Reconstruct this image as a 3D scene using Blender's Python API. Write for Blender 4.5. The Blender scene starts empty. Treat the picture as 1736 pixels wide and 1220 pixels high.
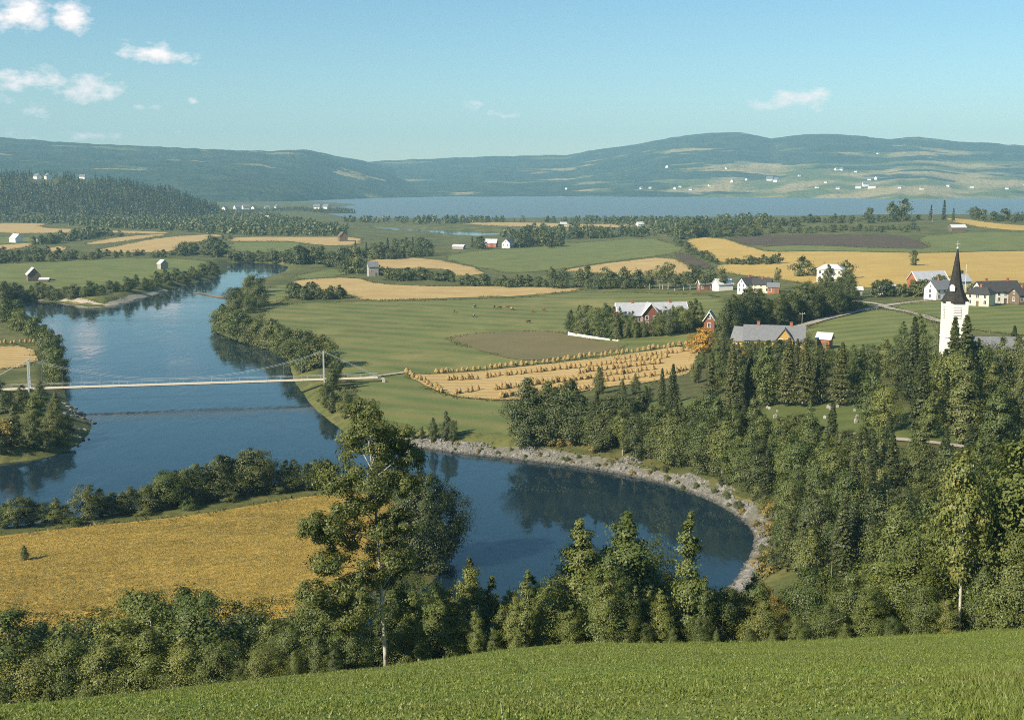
import bpy, bmesh, math, random
import numpy as np
from mathutils import Vector, Matrix
from mathutils.geometry import delaunay_2d_cdt

random.seed(7)
RNG = np.random.default_rng(7)
scene = bpy.context.scene
COL = scene.collection
R = math.radians

# ------------------------------------------------------------------ camera
CAM_Z = 60.0
FPX = 2096.0                       # focal length in photograph pixels (1736 wide)
PITCH = math.atan(302.0 / FPX)
CP, SP = math.cos(PITCH), math.sin(PITCH)
cam_d = bpy.data.cameras.new('camera')
cam_d.sensor_width = 36.0
cam_d.lens = 36.0 * FPX / 1736.0
cam_d.clip_start = 0.5
cam_d.clip_end = 40000
cam = bpy.data.objects.new('camera', cam_d)
cam.location = (0, 0, CAM_Z)
cam.rotation_euler = (math.pi / 2 - PITCH, 0, 0)
COL.objects.link(cam)
scene.camera = cam

# ------------------------------------------------------------------ sun, sky, exposure
SUN_AZ = R(-128)                   # measured from +Y (view direction) towards +X
SUN_EL = R(32)
sun_d = bpy.data.lights.new('sun', 'SUN')
sun_d.energy = 4.4
sun_d.angle = R(0.5)
sun_d.color = (1.0, 0.865, 0.64)
sun = bpy.data.objects.new('sun', sun_d)
to_sun = Vector((math.sin(SUN_AZ) * math.cos(SUN_EL), math.cos(SUN_AZ) * math.cos(SUN_EL), math.sin(SUN_EL)))
sun.rotation_euler = to_sun.to_track_quat('Z', 'Y').to_euler()
sun.location = (-300, -200, 300)
COL.objects.link(sun)

world = bpy.data.worlds.new('World')
scene.world = world
world.use_nodes = True
wn, wl = world.node_tree.nodes, world.node_tree.links
wn.clear()

def wmath(op, a, b=None, c=None, clamp=False):
    n = wn.new('ShaderNodeMath'); n.operation = op; n.use_clamp = clamp
    for i, v in enumerate((a, b, c)):
        if v is None: continue
        if isinstance(v, (int, float)): n.inputs[i].default_value = v
        else: wl.new(v, n.inputs[i])
    return n.outputs[0]

sky = wn.new('ShaderNodeTexSky')
sky.sky_type = 'NISHITA'
sky.sun_disc = False
sky.sun_elevation = SUN_EL
sky.sun_rotation = SUN_AZ
sky.altitude = 100
sky.air_density = 1.0
sky.dust_density = 0.15
sky.ozone_density = 3.0
hsv = wn.new('ShaderNodeHueSaturation')
hsv.inputs['Hue'].default_value = 0.49
hsv.inputs['Saturation'].default_value = 1.12
hsv.inputs['Value'].default_value = 1.0
wl.new(sky.outputs[0], hsv.inputs['Color'])
tc = wn.new('ShaderNodeTexCoord')
sep = wn.new('ShaderNodeSeparateXYZ')
wl.new(tc.outputs['Generated'], sep.inputs[0])
ysafe = wmath('MAXIMUM', sep.outputs[1], 0.05)
uu = wmath('DIVIDE', sep.outputs[0], ysafe)
vv = wmath('DIVIDE', sep.outputs[2], ysafe)
# a few small fair-weather cumulus low over the horizon: tangent of azimuth, tangent of elevation, half sizes, strength
CLOUDS = [(62, 36, 52, 30, 1.0), (140, 40, 38, 26, .9), (280, 98, 66, 17, .95), (52, 142, 60, 23, .85),
          (164, 156, 52, 22, .95), (72, 190, 34, 11, .6), (246, 184, 22, 9, .55), (272, 185, 14, 8, .6),
          (338, 177, 11, 8, .6), (797, 185, 22, 12, .55), (840, 198, 80, 9, .3), (1345, 174, 66, 17, .8),
          (1290, 182, 26, 9, .45), (190, 232, 90, 9, .38), (60, 228, 60, 8, .35), (320, -4, 40, 9, .7),
          (30, 150, 60, 30, .4), (-180, 90, 90, 30, .9), (-330, 170, 80, 26, .9), (1990, 120, 80, 24, .9), (2200, 190, 60, 16, .7)]
comb = wn.new('ShaderNodeCombineXYZ')
wl.new(wmath('MULTIPLY', uu, 1.0), comb.inputs[0]); wl.new(wmath('MULTIPLY', vv, 1.9), comb.inputs[1])
nz = wn.new('ShaderNodeTexNoise'); nz.inputs['Scale'].default_value = 48; nz.inputs['Detail'].default_value = 7
nz.inputs['Roughness'].default_value = .62
wl.new(comb.outputs[0], nz.inputs['Vector'])
acc = None
def vmath(op, a, b, out=0):
    n = wn.new('ShaderNodeVectorMath'); n.operation = op
    for i, v in enumerate((a, b)):
        if v is None: continue
        if isinstance(v, tuple): n.inputs[i].default_value = v
        else: wl.new(v, n.inputs[i])
    return n.outputs[out]
uv = wn.new('ShaderNodeCombineXYZ'); wl.new(uu, uv.inputs[0]); wl.new(vv, uv.inputs[1])
for (px, py, a, b, s) in CLOUDS:
    n = wn.new('ShaderNodeVectorMath'); n.operation = 'MULTIPLY_ADD'
    wl.new(uv.outputs[0], n.inputs[0]); n.inputs[1].default_value = (FPX / a, FPX / b, 0)
    n.inputs[2].default_value = (-(px - 868) / a, -(308 - py) / b, 0)
    m = wmath('SUBTRACT', .92 + .35 * s, vmath('LENGTH', n.outputs[0], None, 1))
    m = wmath('MULTIPLY', m, s)
    acc = m if acc is None else wmath('MAXIMUM', acc, m)
acc = wmath('ADD', acc, wmath('MULTIPLY', wmath('SUBTRACT', nz.outputs[0], .55), 3.0))
acc = wmath('MULTIPLY', acc, 1.05, clamp=True)
front = wmath('GREATER_THAN', sep.outputs[1], 0.1)
acc = wmath('MULTIPLY', acc, front)
mix = wn.new('ShaderNodeMix'); mix.data_type = 'RGBA'
wl.new(acc, mix.inputs[0]); wl.new(hsv.outputs[0], mix.inputs[6])
mix.inputs[7].default_value = (12.0, 9.6, 9.2, 1)
bg = wn.new('ShaderNodeBackground'); bg.inputs[1].default_value = 0.068
tint = wn.new('ShaderNodeMix'); tint.data_type = 'RGBA'; tint.blend_type = 'MULTIPLY'; tint.inputs[0].default_value = 1
wl.new(mix.outputs[2], tint.inputs[6]); tint.inputs[7].default_value = (.83, .91, .91, 1)
wl.new(tint.outputs[2], bg.inputs[0])
wo = wn.new('ShaderNodeOutputWorld'); wl.new(bg.outputs[0], wo.inputs[0])

vs = scene.view_settings
vs.view_transform = 'Standard'; vs.look = 'None'; vs.exposure = 1.0; vs.gamma = 1.0
vs.use_curve_mapping = False
cy = scene.cycles
cy.max_bounces = 6; cy.diffuse_bounces = 3; cy.glossy_bounces = 3; cy.transmission_bounces = 3
cy.transparent_max_bounces = 4; cy.volume_bounces = 0
cy.use_denoising = False
cy.filter_width = 1.0
scene.render.filter_size = 1.0
try: cy.denoiser = 'OPENIMAGEDENOISE'
except Exception: pass
cy.sample_clamp_indirect = 4.0
cy.caustics_reflective = False; cy.caustics_refractive = False

# ------------------------------------------------------------------ projection helpers
def ray(px, py):
    x = (px - 868.0) / FPX; y = -(py - 610.0) / FPX
    return np.array([x, CP + y * SP, -SP + y * CP])

def plane_pt(px, py, z=0.0):
    d = ray(px, py); t = (z - CAM_Z) / d[2]
    return np.array([d[0] * t, d[1] * t])

def project(X, Y, Z):
    dep = Y * CP - (Z - CAM_Z) * SP
    up = Y * SP + (Z - CAM_Z) * CP
    return 868 + FPX * X / dep, 610 - FPX * up / dep

def ss(x):
    x = np.clip(x, 0, 1); return x * x * (3 - 2 * x)

def sdf(poly, X, Y):
    """signed distance, positive outside"""
    X = np.asarray(X, float); Y = np.asarray(Y, float)
    best = np.full(X.shape, 1e18); inside = np.zeros(X.shape, bool)
    n = len(poly)
    for i in range(n):
        ax, ay = poly[i]; bx, by = poly[(i + 1) % n]
        dx, dy = bx - ax, by - ay
        t = np.clip(((X - ax) * dx + (Y - ay) * dy) / (dx * dx + dy * dy + 1e-12), 0, 1)
        d2 = (X - ax - t * dx) ** 2 + (Y - ay - t * dy) ** 2
        best = np.minimum(best, d2)
        c = (ay > Y) != (by > Y)
        with np.errstate(divide='ignore', invalid='ignore'):
            xi = ax + (Y - ay) * dx / (dy if abs(dy) > 1e-12 else 1e-12)
        inside ^= c & (X < xi)
    d = np.sqrt(best)
    return np.where(inside, -d, d)

def smooth_poly(pts, it=2):
    p = np.array(pts, float)
    for _ in range(it):
        q = np.roll(p, -1, axis=0)
        p = np.stack([.75 * p + .25 * q, .25 * p + .75 * q], 1).reshape(-1, 2)
    return p

# cheap value noise (numpy)
_perm = RNG.random((256, 256))
def vnoise(x, y):
    xi = np.floor(x).astype(int); yi = np.floor(y).astype(int)
    fx = x - xi; fy = y - yi
    fx = fx * fx * (3 - 2 * fx); fy = fy * fy * (3 - 2 * fy)
    a = _perm[xi % 256, yi % 256]; b = _perm[(xi + 1) % 256, yi % 256]
    c = _perm[xi % 256, (yi + 1) % 256]; d = _perm[(xi + 1) % 256, (yi + 1) % 256]
    return (a * (1 - fx) + b * fx) * (1 - fy) + (c * (1 - fx) + d * fx) * fy
def fbm(x, y, o=4):
    s = 0; a = .5
    for k in range(o):
        s = s + a * (vnoise(x + 17.3 * k, y + 9.1 * k) - .5); x = x * 2.03; y = y * 2.03; a *= .5
    return s

# ------------------------------------------------------------------ water outlines
RIVER_PX = [(375, 446), (430, 444), (492, 449), (480, 464), (430, 478), (399, 491), (388, 506), (366, 546), (363, 562),
            (400, 576), (440, 586), (484, 597), (492, 620), (498, 645), (514, 666), (530, 690), (565, 718), (592, 738),
            (640, 748), (690, 755), (780, 768), (880, 778), (1000, 793), (1100, 812), (1160, 828), (1215, 850),
            (1262, 878), (1286, 905), (1284, 930), (1268, 960), (1248, 990), (1225, 1015), (1190, 1050), (1080, 1085),
            (900, 1100), (700, 1105), (520, 1110), (300, 1130), (100, 1160), (-150, 1200), (-300, 1230),
            (-300, 1150), (-150, 1125), (200, 1100), (380, 1092), (540, 1075), (640, 1045), (720, 1000), (762, 950),
            (765, 905), (735, 865), (680, 832), (620, 815), (560, 812), (480, 825), (400, 838), (300, 858), (200, 880),
            (100, 892), (0, 905), (-200, 930), (-400, 950), (-400, 800), (-100, 795), (0, 785), (70, 778), (125, 760),
            (150, 738), (157, 718), (135, 700), (112, 680), (108, 650), (108, 620), (104, 592), (85, 565), (60, 545),
            (36, 525), (34, 510), (90, 511), (140, 517), (190, 519), (240, 505), (300, 488), (345, 476), (378, 465),
            (389, 457)]
RIVER = smooth_poly([plane_pt(*p) for p in RIVER_PX], 1)
ARM = smooth_poly([plane_pt(*p) for p in [(622, 384), (660, 386), (720, 388), (800, 392), (852, 394), (846, 400),
                                          (800, 403), (760, 399), (700, 394), (650, 391)]], 1)
FJORD = np.array([plane_pt(*p) for p in [(530, 357), (600, 371), (750, 372), (900, 371), (1100, 370), (1300, 368),
                                         (1500, 366), (1900, 364), (2700, 362), (3400, 318), (-1500, 318), (-1500, 342),
                                         (-200, 342), (300, 343), (420, 343), (560, 343), (606, 347), (565, 352)]])

# ------------------------------------------------------------------ terrain height
EDGE_PX = [(-500, 1290), (-200, 1255), (100, 1216), (400, 1166), (655, 1131), (850, 1102), (1000, 1087), (1300, 1086),
           (1520, 1080), (1736, 1068), (2100, 1050)]
YEDGE = 84.0
_ex, _ez = [], []
for p in EDGE_PX:
    d = ray(*p); t = YEDGE / d[1]
    _ex.append(d[0] * t); _ez.append(CAM_Z + d[2] * t)
_ex = np.array(_ex); _ea = (CAM_Z - 1.6 - np.array(_ez)) / YEDGE

def base_h(X, Y):
    X0 = -10 + .02 * (Y - 250); W = 100 + .3 * np.maximum(Y - 250, 0)
    b = 3 + 10 * ss((X - X0) / W)
    b = b + 9 * ss((Y - 850) / 450) * ss((X - 60 - .1 * (Y - 900)) / 260)
    b = 3 + (b - 3) * (1 - ss((Y - 1450) / 350))
    b = b - 4.5 * ss((X - 40) / 30) * np.exp(-((Y - 165) / 28.0) ** 2)
    b = b + .9 * fbm(X / 60.0, Y / 60.0, 3)
    return b

def hill_h(X, Y):
    a = np.interp(X, _ex, _ea)
    k = np.maximum(0, np.minimum(Y, YEDGE))
    h = CAM_Z - 1.6 - a * k - .52 * np.maximum(0, Y - YEDGE)
    h = h + np.where(Y < 0, np.minimum(-Y * .25, 9), 0)
    amp = ss((Y - 8) / 25)
    return h + .9 * amp * fbm(X / 14.0 + 5, Y / 14.0, 3) + .12 * amp * fbm(X / 2.0, Y / 2.0, 2)

def terrain_h(X, Y):
    b = base_h(X, Y)
    hl = hill_h(X, Y)
    k = 2.0
    m = np.maximum(b, hl) + np.maximum(0, k - np.abs(b - hl)) ** 2 / (4 * k)
    d = np.minimum(sdf(RIVER, X, Y), sdf(ARM, X, Y))
    dn = d + .8 * fbm(X / 5.0, Y / 5.0, 2)
    m = np.minimum(m, np.clip(.42 * dn, -2, None))
    f = sdf(FJORD, X, Y)
    m = np.minimum(m, np.clip(.1 * f, -2.5, None))
    return m

ANG = np.concatenate([np.linspace(-180, -40, 36, endpoint=False), np.linspace(-40, -25, 20, endpoint=False),
                      np.linspace(-25, 25, 301), np.linspace(25, 40, 21)[1:], np.linspace(40, 180, 37)[1:]])
RAD = np.concatenate([np.exp(np.linspace(math.log(1.5), math.log(100), 130, endpoint=False)),
                      np.exp(np.linspace(math.log(100), math.log(1300), 380, endpoint=False)),
                      np.exp(np.linspace(math.log(1300), math.log(8800), 100))])
AG, RG = np.meshgrid(np.radians(ANG), RAD)
TX, TY = RG * np.sin(AG), RG * np.cos(AG)
TZ = terrain_h(TX, TY)

def H(x, y):
    x = np.asarray(x, float); y = np.asarray(y, float)
    a = np.degrees(np.arctan2(x, y)); r = np.maximum(np.hypot(x, y), RAD[0])
    i = np.clip(np.searchsorted(RAD, r) - 1, 0, len(RAD) - 2)
    j = np.clip(np.searchsorted(ANG, a) - 1, 0, len(ANG) - 2)
    fr = np.clip((r - RAD[i]) / (RAD[i + 1] - RAD[i]), 0, 1)
    fa = np.clip((a - ANG[j]) / (ANG[j + 1] - ANG[j]), 0, 1)
    return (TZ[i, j] * (1 - fr) + TZ[i + 1, j] * fr) * (1 - fa) + (TZ[i, j + 1] * (1 - fr) + TZ[i + 1, j + 1] * fr) * fa

_ts = np.exp(np.linspace(math.log(110), math.log(8000), 1500))
def G(px, py, ymin=110.0):
    """world point where the sight line through a photograph pixel meets the ground"""
    d = ray(px, py); t = _ts[_ts >= ymin] / d[1]
    X, Y, Z = d[0] * t, d[1] * t, CAM_Z + d[2] * t
    below = Z <= np.maximum(H(X, Y), 0)
    k = int(np.argmax(below)) if below.any() else len(t) - 1
    if k > 0:
        za = Z[k - 1] - max(float(H(X[k - 1], Y[k - 1])), 0); zb = Z[k] - max(float(H(X[k], Y[k])), 0)
        w = za / (za - zb) if za != zb else 0
    else: w = 0; k = 1
    x = X[k - 1] * (1 - w) + X[k] * w; y = Y[k - 1] * (1 - w) + Y[k] * w
    return np.array([x, y, max(float(H(x, y)), -.4)])

def px_per_m(p):
    return FPX / (p[1] * CP + (CAM_Z - p[2]) * SP)

# ------------------------------------------------------------------ object helpers
def tag(o, label=None, cat=None, group=None, kind=None):
    if label: o['label'] = label
    if cat: o['category'] = cat
    if group: o['group'] = group
    if kind: o['kind'] = kind
    return o

def link(name, me, parent=None, mats=()):
    o = bpy.data.objects.new(name, me); COL.objects.link(o)
    if parent is not None: o.parent = parent
    if me is not None:
        for m in mats:
            if m.name not in [x.name for x in me.materials if x]: me.materials.append(m)
    return o

def empty(name, loc, rz=0, scale=1.0):
    o = bpy.data.objects.new(name, None); o.empty_display_size = .5
    o.location = loc; o.rotation_euler = (0, 0, rz)
    o.scale = (scale,) * 3 if not hasattr(scale, '__len__') else scale
    COL.objects.link(o); return o

def np_mesh(name, V, F, mat_idx=None, smooth=False):
    """V (n,3), F (m,k) of equal k, or a list of such arrays"""
    me = bpy.data.meshes.new(name)
    Fs = F if isinstance(F, list) else [F]
    Fs = [np.asarray(f, np.int32) for f in Fs if len(f)]
    V = np.asarray(V, np.float32)
    me.vertices.add(len(V)); me.vertices.foreach_set('co', V.ravel())
    nl = sum(f.size for f in Fs); npoly = sum(len(f) for f in Fs)
    me.loops.add(nl); me.loops.foreach_set('vertex_index', np.concatenate([f.ravel() for f in Fs]))
    tot = np.concatenate([np.full(len(f), f.shape[1], np.int32) for f in Fs])
    start = np.concatenate([[0], np.cumsum(tot)[:-1]]).astype(np.int32)
    me.polygons.add(npoly); me.polygons.foreach_set('loop_start', start)
    try: me.polygons.foreach_set('loop_total', tot)
    except Exception: pass
    if mat_idx is not None: me.polygons.foreach_set('material_index', np.asarray(mat_idx, np.int32))
    me.polygons.foreach_set('use_smooth', np.full(npoly, smooth))
    me.update(calc_edges=True); me.validate()
    return me

class MB:
    """collects simple solids into one mesh"""
    def __init__(s): s.v = []; s.f = []; s.m = []
    def add(s, V, F, m=0):
        o = len(s.v); s.v.extend([tuple(map(float, p)) for p in V])
        for f in F: s.f.append(tuple(i + o for i in f)); s.m.append(m)
        return s
    def box(s, x0, x1, y0, y1, z0, z1, m=0):
        return s.add([(x0, y0, z0), (x1, y0, z0), (x1, y1, z0), (x0, y1, z0), (x0, y0, z1), (x1, y0, z1), (x1, y1, z1), (x0, y1, z1)],
                     [(3, 2, 1, 0), (4, 5, 6, 7), (0, 1, 5, 4), (1, 2, 6, 5), (2, 3, 7, 6), (3, 0, 4, 7)], m)
    def tube(s, pts, rad, n=6, m=0, cap=True):
        pts = [Vector(p) for p in pts]
        if not hasattr(rad, '__len__'): rad = [rad] * len(pts)
        rings = []
        for i, p in enumerate(pts):
            d = (pts[min(i + 1, len(pts) - 1)] - pts[max(i - 1, 0)]).normalized()
            a = d.orthogonal().normalized() if abs(d.z) > .99 else d.cross(Vector((0, 0, 1))).normalized()
            b = d.cross(a)
            rings.append([p + (a * math.cos(2 * math.pi * k / n) + b * math.sin(2 * math.pi * k / n)) * rad[i] for k in range(n)])
        V = [q for r in rings for q in r]; F = []
        for i in range(len(pts) - 1):
            for k in range(n):
                F.append((i * n + k, i * n + (k + 1) % n, (i + 1) * n + (k + 1) % n, (i + 1) * n + k))
        if cap:
            F.append(tuple(reversed(range(n)))); F.append(tuple((len(pts) - 1) * n + k for k in range(n)))
        return s.add(V, F, m)
    def mesh(s, name):
        me = bpy.data.meshes.new(name); me.from_pydata(s.v, [], s.f)
        me.polygons.foreach_set('material_index', s.m); me.update(); return me
    def build(s, name, mats, parent=None):
        if not isinstance(mats, (list, tuple)): mats = [mats]
        return link(name, s.mesh(name), parent, mats)

# ------------------------------------------------------------------ materials
def new_mat(name):
    m = bpy.data.materials.new(name); m.use_nodes = True
    nt = m.node_tree; nt.nodes.clear()
    return m, nt, nt.nodes, nt.links

def ramp(N, stops):
    r = N.new('ShaderNodeValToRGB'); e = r.color_ramp.elements
    e[0].position, e[0].color = stops[0][0], (*stops[0][1], 1)
    e[1].position, e[1].color = stops[-1][0], (*stops[-1][1], 1)
    for p, c in stops[1:-1]:
        x = e.new(p); x.color = (*c, 1)
    return r

def surf_mat(name, stops, scale=1.0, detail=5, rough=.9, bump=0.0, bscale=None, stretch=None, angle=0, spec=.25,
             stripes=None, second=None, wet=None):
    """noise-coloured surface. stripes=(scale, colour, strength); second=(scale, colour, threshold, strength)"""
    m, nt, N, L = new_mat(name)
    out = N.new('ShaderNodeOutputMaterial'); b = N.new('ShaderNodeBsdfPrincipled')
    L.new(b.outputs[0], out.inputs[0])
    b.inputs['Roughness'].default_value = rough; b.inputs['Specular IOR Level'].default_value = spec
    tcn = N.new('ShaderNodeTexCoord'); mp = N.new('ShaderNodeMapping')
    L.new(tcn.outputs['Object'], mp.inputs[0]); mp.inputs['Rotation'].default_value = (0, 0, angle)
    if stretch: mp.inputs['Scale'].default_value = stretch
    n1 = N.new('ShaderNodeTexNoise'); n1.inputs['Scale'].default_value = scale; n1.inputs['Detail'].default_value = detail
    n1.inputs['Roughness'].default_value = .65
    L.new(mp.outputs[0], n1.inputs['Vector'])
    r = ramp(N, stops); L.new(n1.outputs[0], r.inputs[0]); col = r.outputs[0]
    if second:
        n2 = N.new('ShaderNodeTexNoise'); n2.inputs['Scale'].default_value = second[0]; n2.inputs['Detail'].default_value = 4
        L.new(mp.outputs[0], n2.inputs['Vector'])
        mr = N.new('ShaderNodeMapRange'); mr.inputs[1].default_value = second[2] - .06; mr.inputs[2].default_value = second[2] + .06
        mr.inputs[4].default_value = second[3]; L.new(n2.outputs[0], mr.inputs[0])
        mx = N.new('ShaderNodeMix'); mx.data_type = 'RGBA'; L.new(mr.outputs[0], mx.inputs[0]); L.new(col, mx.inputs[6])
        mx.inputs[7].default_value = (*second[1], 1); col = mx.outputs[2]
    if stripes:
        w = N.new('ShaderNodeTexWave'); w.inputs['Scale'].default_value = stripes[0]; w.inputs['Distortion'].default_value = 2.5
        w.inputs['Detail'].default_value = 3; w.inputs['Detail Scale'].default_value = .4
        w.bands_direction = 'Y'
        L.new(mp.outputs[0], w.inputs['Vector'])
        ml = N.new('ShaderNodeMath'); ml.operation = 'MULTIPLY'; L.new(w.outputs[0], ml.inputs[0]); ml.inputs[1].default_value = stripes[2]
        mx = N.new('ShaderNodeMix'); mx.data_type = 'RGBA'; L.new(ml.outputs[0], mx.inputs[0]); L.new(col, mx.inputs[6])
        mx.inputs[7].default_value = (*stripes[1], 1); col = mx.outputs[2]
    if wet:        # stones are dark and wet up to just above the water level
        sz_ = N.new('ShaderNodeSeparateXYZ'); ge_ = N.new('ShaderNodeNewGeometry'); L.new(ge_.outputs['Position'], sz_.inputs[0])
        mw = N.new('ShaderNodeMapRange'); mw.inputs[1].default_value = wet * .5; mw.inputs[2].default_value = wet * 1.4; mw.inputs[3].default_value = .75; mw.inputs[4].default_value = 0
        L.new(sz_.outputs[2], mw.inputs[0])
        mx = N.new('ShaderNodeMix'); mx.data_type = 'RGBA'; L.new(mw.outputs[0], mx.inputs[0]); L.new(col, mx.inputs[6]); mx.inputs[7].default_value = (.05, .048, .042, 1); col = mx.outputs[2]
    L.new(col, b.inputs['Base Color'])
    if bump:
        n3 = N.new('ShaderNodeTexNoise'); n3.inputs['Scale'].default_value = bscale or scale * 3; n3.inputs['Detail'].default_value = 4
        L.new(mp.outputs[0], n3.inputs['Vector'])
        bp = N.new('ShaderNodeBump'); bp.inputs['Strength'].default_value = .8; bp.inputs['Distance'].default_value = bump
        L.new(n3.outputs[0], bp.inputs['Height']); L.new(bp.outputs[0], b.inputs['Normal'])
    return m

def plain(name, c, rough=.7, spec=.3, var=.12, metal=0.0, scale=1.5):
    d = tuple(x * (1 - var) for x in c); e = tuple(min(1, x * (1 + var)) for x in c)
    m = surf_mat(name, [(.3, d), (.7, e)], scale=scale, rough=rough, spec=spec)
    if metal: m.node_tree.nodes['Principled BSDF'].inputs['Metallic'].default_value = metal
    return m

def leaf_mat(name, dark, light, trans=.28, accent=None, patch=None):
    m, nt, N, L = new_mat(name)
    out = N.new('ShaderNodeOutputMaterial')
    oi = N.new('ShaderNodeObjectInfo'); ge = N.new('ShaderNodeNewGeometry')
    a = N.new('ShaderNodeMath'); a.operation = 'MULTIPLY'; a.inputs[1].default_value = .62; L.new(oi.outputs['Random'], a.inputs[0])
    c = N.new('ShaderNodeMath'); c.operation = 'MULTIPLY_ADD'; c.inputs[1].default_value = .38
    L.new(ge.outputs['Random Per Island'], c.inputs[0]); L.new(a.outputs[0], c.inputs[2])
    stops = [(0.0, dark), (.8, light)]
    if accent: stops.append((1.0, accent))
    r = ramp(N, stops); L.new(c.outputs[0], r.inputs[0])
    col = r.outputs[0]
    if patch:      # broad growth patches across the field
        tcn = N.new('ShaderNodeTexCoord'); mp = N.new('ShaderNodeMapping'); mp.inputs['Rotation'].default_value = (0, 0, -.25); mp.inputs['Scale'].default_value = (.35, 1.6, 1)
        L.new(tcn.outputs['Object'], mp.inputs[0])
        pn = N.new('ShaderNodeTexNoise'); pn.inputs['Scale'].default_value = patch[0]; pn.inputs['Detail'].default_value = 6; pn.inputs['Roughness'].default_value = .7
        L.new(mp.outputs[0], pn.inputs['Vector'])
        mr = N.new('ShaderNodeMapRange'); mr.inputs[1].default_value = .44; mr.inputs[2].default_value = .58; mr.inputs[4].default_value = .85
        L.new(pn.outputs[0], mr.inputs[0])
        mc = N.new('ShaderNodeMix'); mc.data_type = 'RGBA'; L.new(mr.outputs[0], mc.inputs[0]); L.new(col, mc.inputs[6]); mc.inputs[7].default_value = (*patch[1], 1)
        col = mc.outputs[2]
    df = N.new('ShaderNodeBsdfDiffuse'); tr = N.new('ShaderNodeBsdfTranslucent'); mx = N.new('ShaderNodeMixShader')
    gl = N.new('ShaderNodeBsdfGlossy'); gl.inputs['Roughness'].default_value = .5; gl.inputs['Color'].default_value = (1, 1, 1, 1)
    mg = N.new('ShaderNodeMixShader'); mg.inputs[0].default_value = .025
    L.new(col, df.inputs[0]); L.new(col, tr.inputs[0])
    mx.inputs[0].default_value = trans; L.new(df.outputs[0], mx.inputs[1]); L.new(tr.outputs[0], mx.inputs[2])
    L.new(mx.outputs[0], mg.inputs[1]); L.new(gl.outputs[0], mg.inputs[2])
    L.new(mg.outputs[0], out.inputs[0])
    return m

M = {}
M['ground'] = surf_mat('rough_grass_ground', [(.30, (.060, .078, .024)), (.5, (.112, .122, .036)), (.70, (.21, .18, .07))],
                       scale=.05, detail=12, bump=.25, bscale=.8, second=(.4, (.060, .072, .022), .52, .65))
M['hillgrass'] = surf_mat('hillside_grass', [(.3, (.110, .170, .028)), (.5, (.160, .215, .038)), (.7, (.220, .240, .058))],
                          scale=.35, detail=12, bump=.05, bscale=6, second=(1.6, (.21, .20, .06), .56, .5))
M['pasture'] = surf_mat('pasture_grass', [(.34, (.082, .122, .032)), (.5, (.130, .162, .045)), (.64, (.225, .212, .075))],
                        scale=.028, detail=14, bump=.10, bscale=1.0, stripes=(.022, (.20, .18, .065), .6), angle=.5, second=(.06, (.088, .118, .032), .52, .7))
M['lush'] = surf_mat('lush_grass', [(.34, (.080, .122, .032)), (.66, (.165, .188, .055))], scale=.06, detail=14,
                     stripes=(.03, (.20, .195, .065), .6), angle=-.3, second=(.07, (.088, .125, .034), .52, .6))
M['gold'] = surf_mat('ripe_grain', [(.32, (.30, .205, .072)), (.5, (.41, .29, .115)), (.68, (.50, .375, .18))], scale=.05, detail=14,
                     stripes=(.06, (.52, .38, .18), .6), angle=.12, bump=.15, bscale=.5, second=(.2, (.34, .25, .10), .55, .6))
M['gold_yellow'] = surf_mat('yellow_grain', [(.32, (.40, .27, .062)), (.68, (.54, .395, .13))], scale=.04, detail=14,
                            stripes=(.04, (.42, .29, .085), .7), angle=-.05, second=(.15, (.40, .30, .10), .55, .6))
M['gold_stub'] = surf_mat('tawny_stubble', [(.28, (.26, .17, .035)), (.5, (.40, .26, .055)), (.72, (.50, .35, .09))], scale=.18, detail=12,
                          stripes=(.16, (.24, .18, .04), .5), angle=-.55, bump=.3, bscale=1.2, second=(.7, (.17, .145, .035), .58, .6))
M['plough'] = surf_mat('ploughed_soil', [(.3, (.072, .056, .036)), (.7, (.115, .085, .052))], scale=.06, detail=8,
                       stripes=(.12, (.06, .045, .03), .5), angle=.3)
M['fallow'] = surf_mat('fallow_soil', [(.3, (.130, .115, .050)), (.7, (.20, .155, .075))], scale=.05, detail=9,
                       stripes=(.07, (.12, .12, .05), .5), angle=.35)
M['floor'] = surf_mat('forest_floor', [(.3, (.045, .060, .018)), (.7, (.115, .110, .040))], scale=.3, detail=8, bump=.2)
M['gravel'] = surf_mat(wet=.28, name='shore_gravel', stops=[(.3, (.095, .095, .070)), (.7, (.20, .195, .165))], scale=1.5, detail=9, bump=.15, bscale=3)
M['stone'] = surf_mat(wet=.32, name='shore_stone', stops=[(.25, (.085, .085, .082)), (.75, (.30, .295, .285))], scale=.6, detail=8, bump=.05, bscale=4)
M['road'] = surf_mat('gravel_road', [(.3, (.30, .27, .23)), (.7, (.42, .39, .34))], scale=.5, detail=7)
M['lawn'] = surf_mat('churchyard_lawn', [(.3, (.070, .098, .026)), (.7, (.125, .145, .042))], scale=.25, detail=7)
M['sandbar'] = surf_mat('sand_bar', [(.3, (.28, .25, .19)), (.7, (.42, .38, .30))], scale=.15, detail=7)

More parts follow.
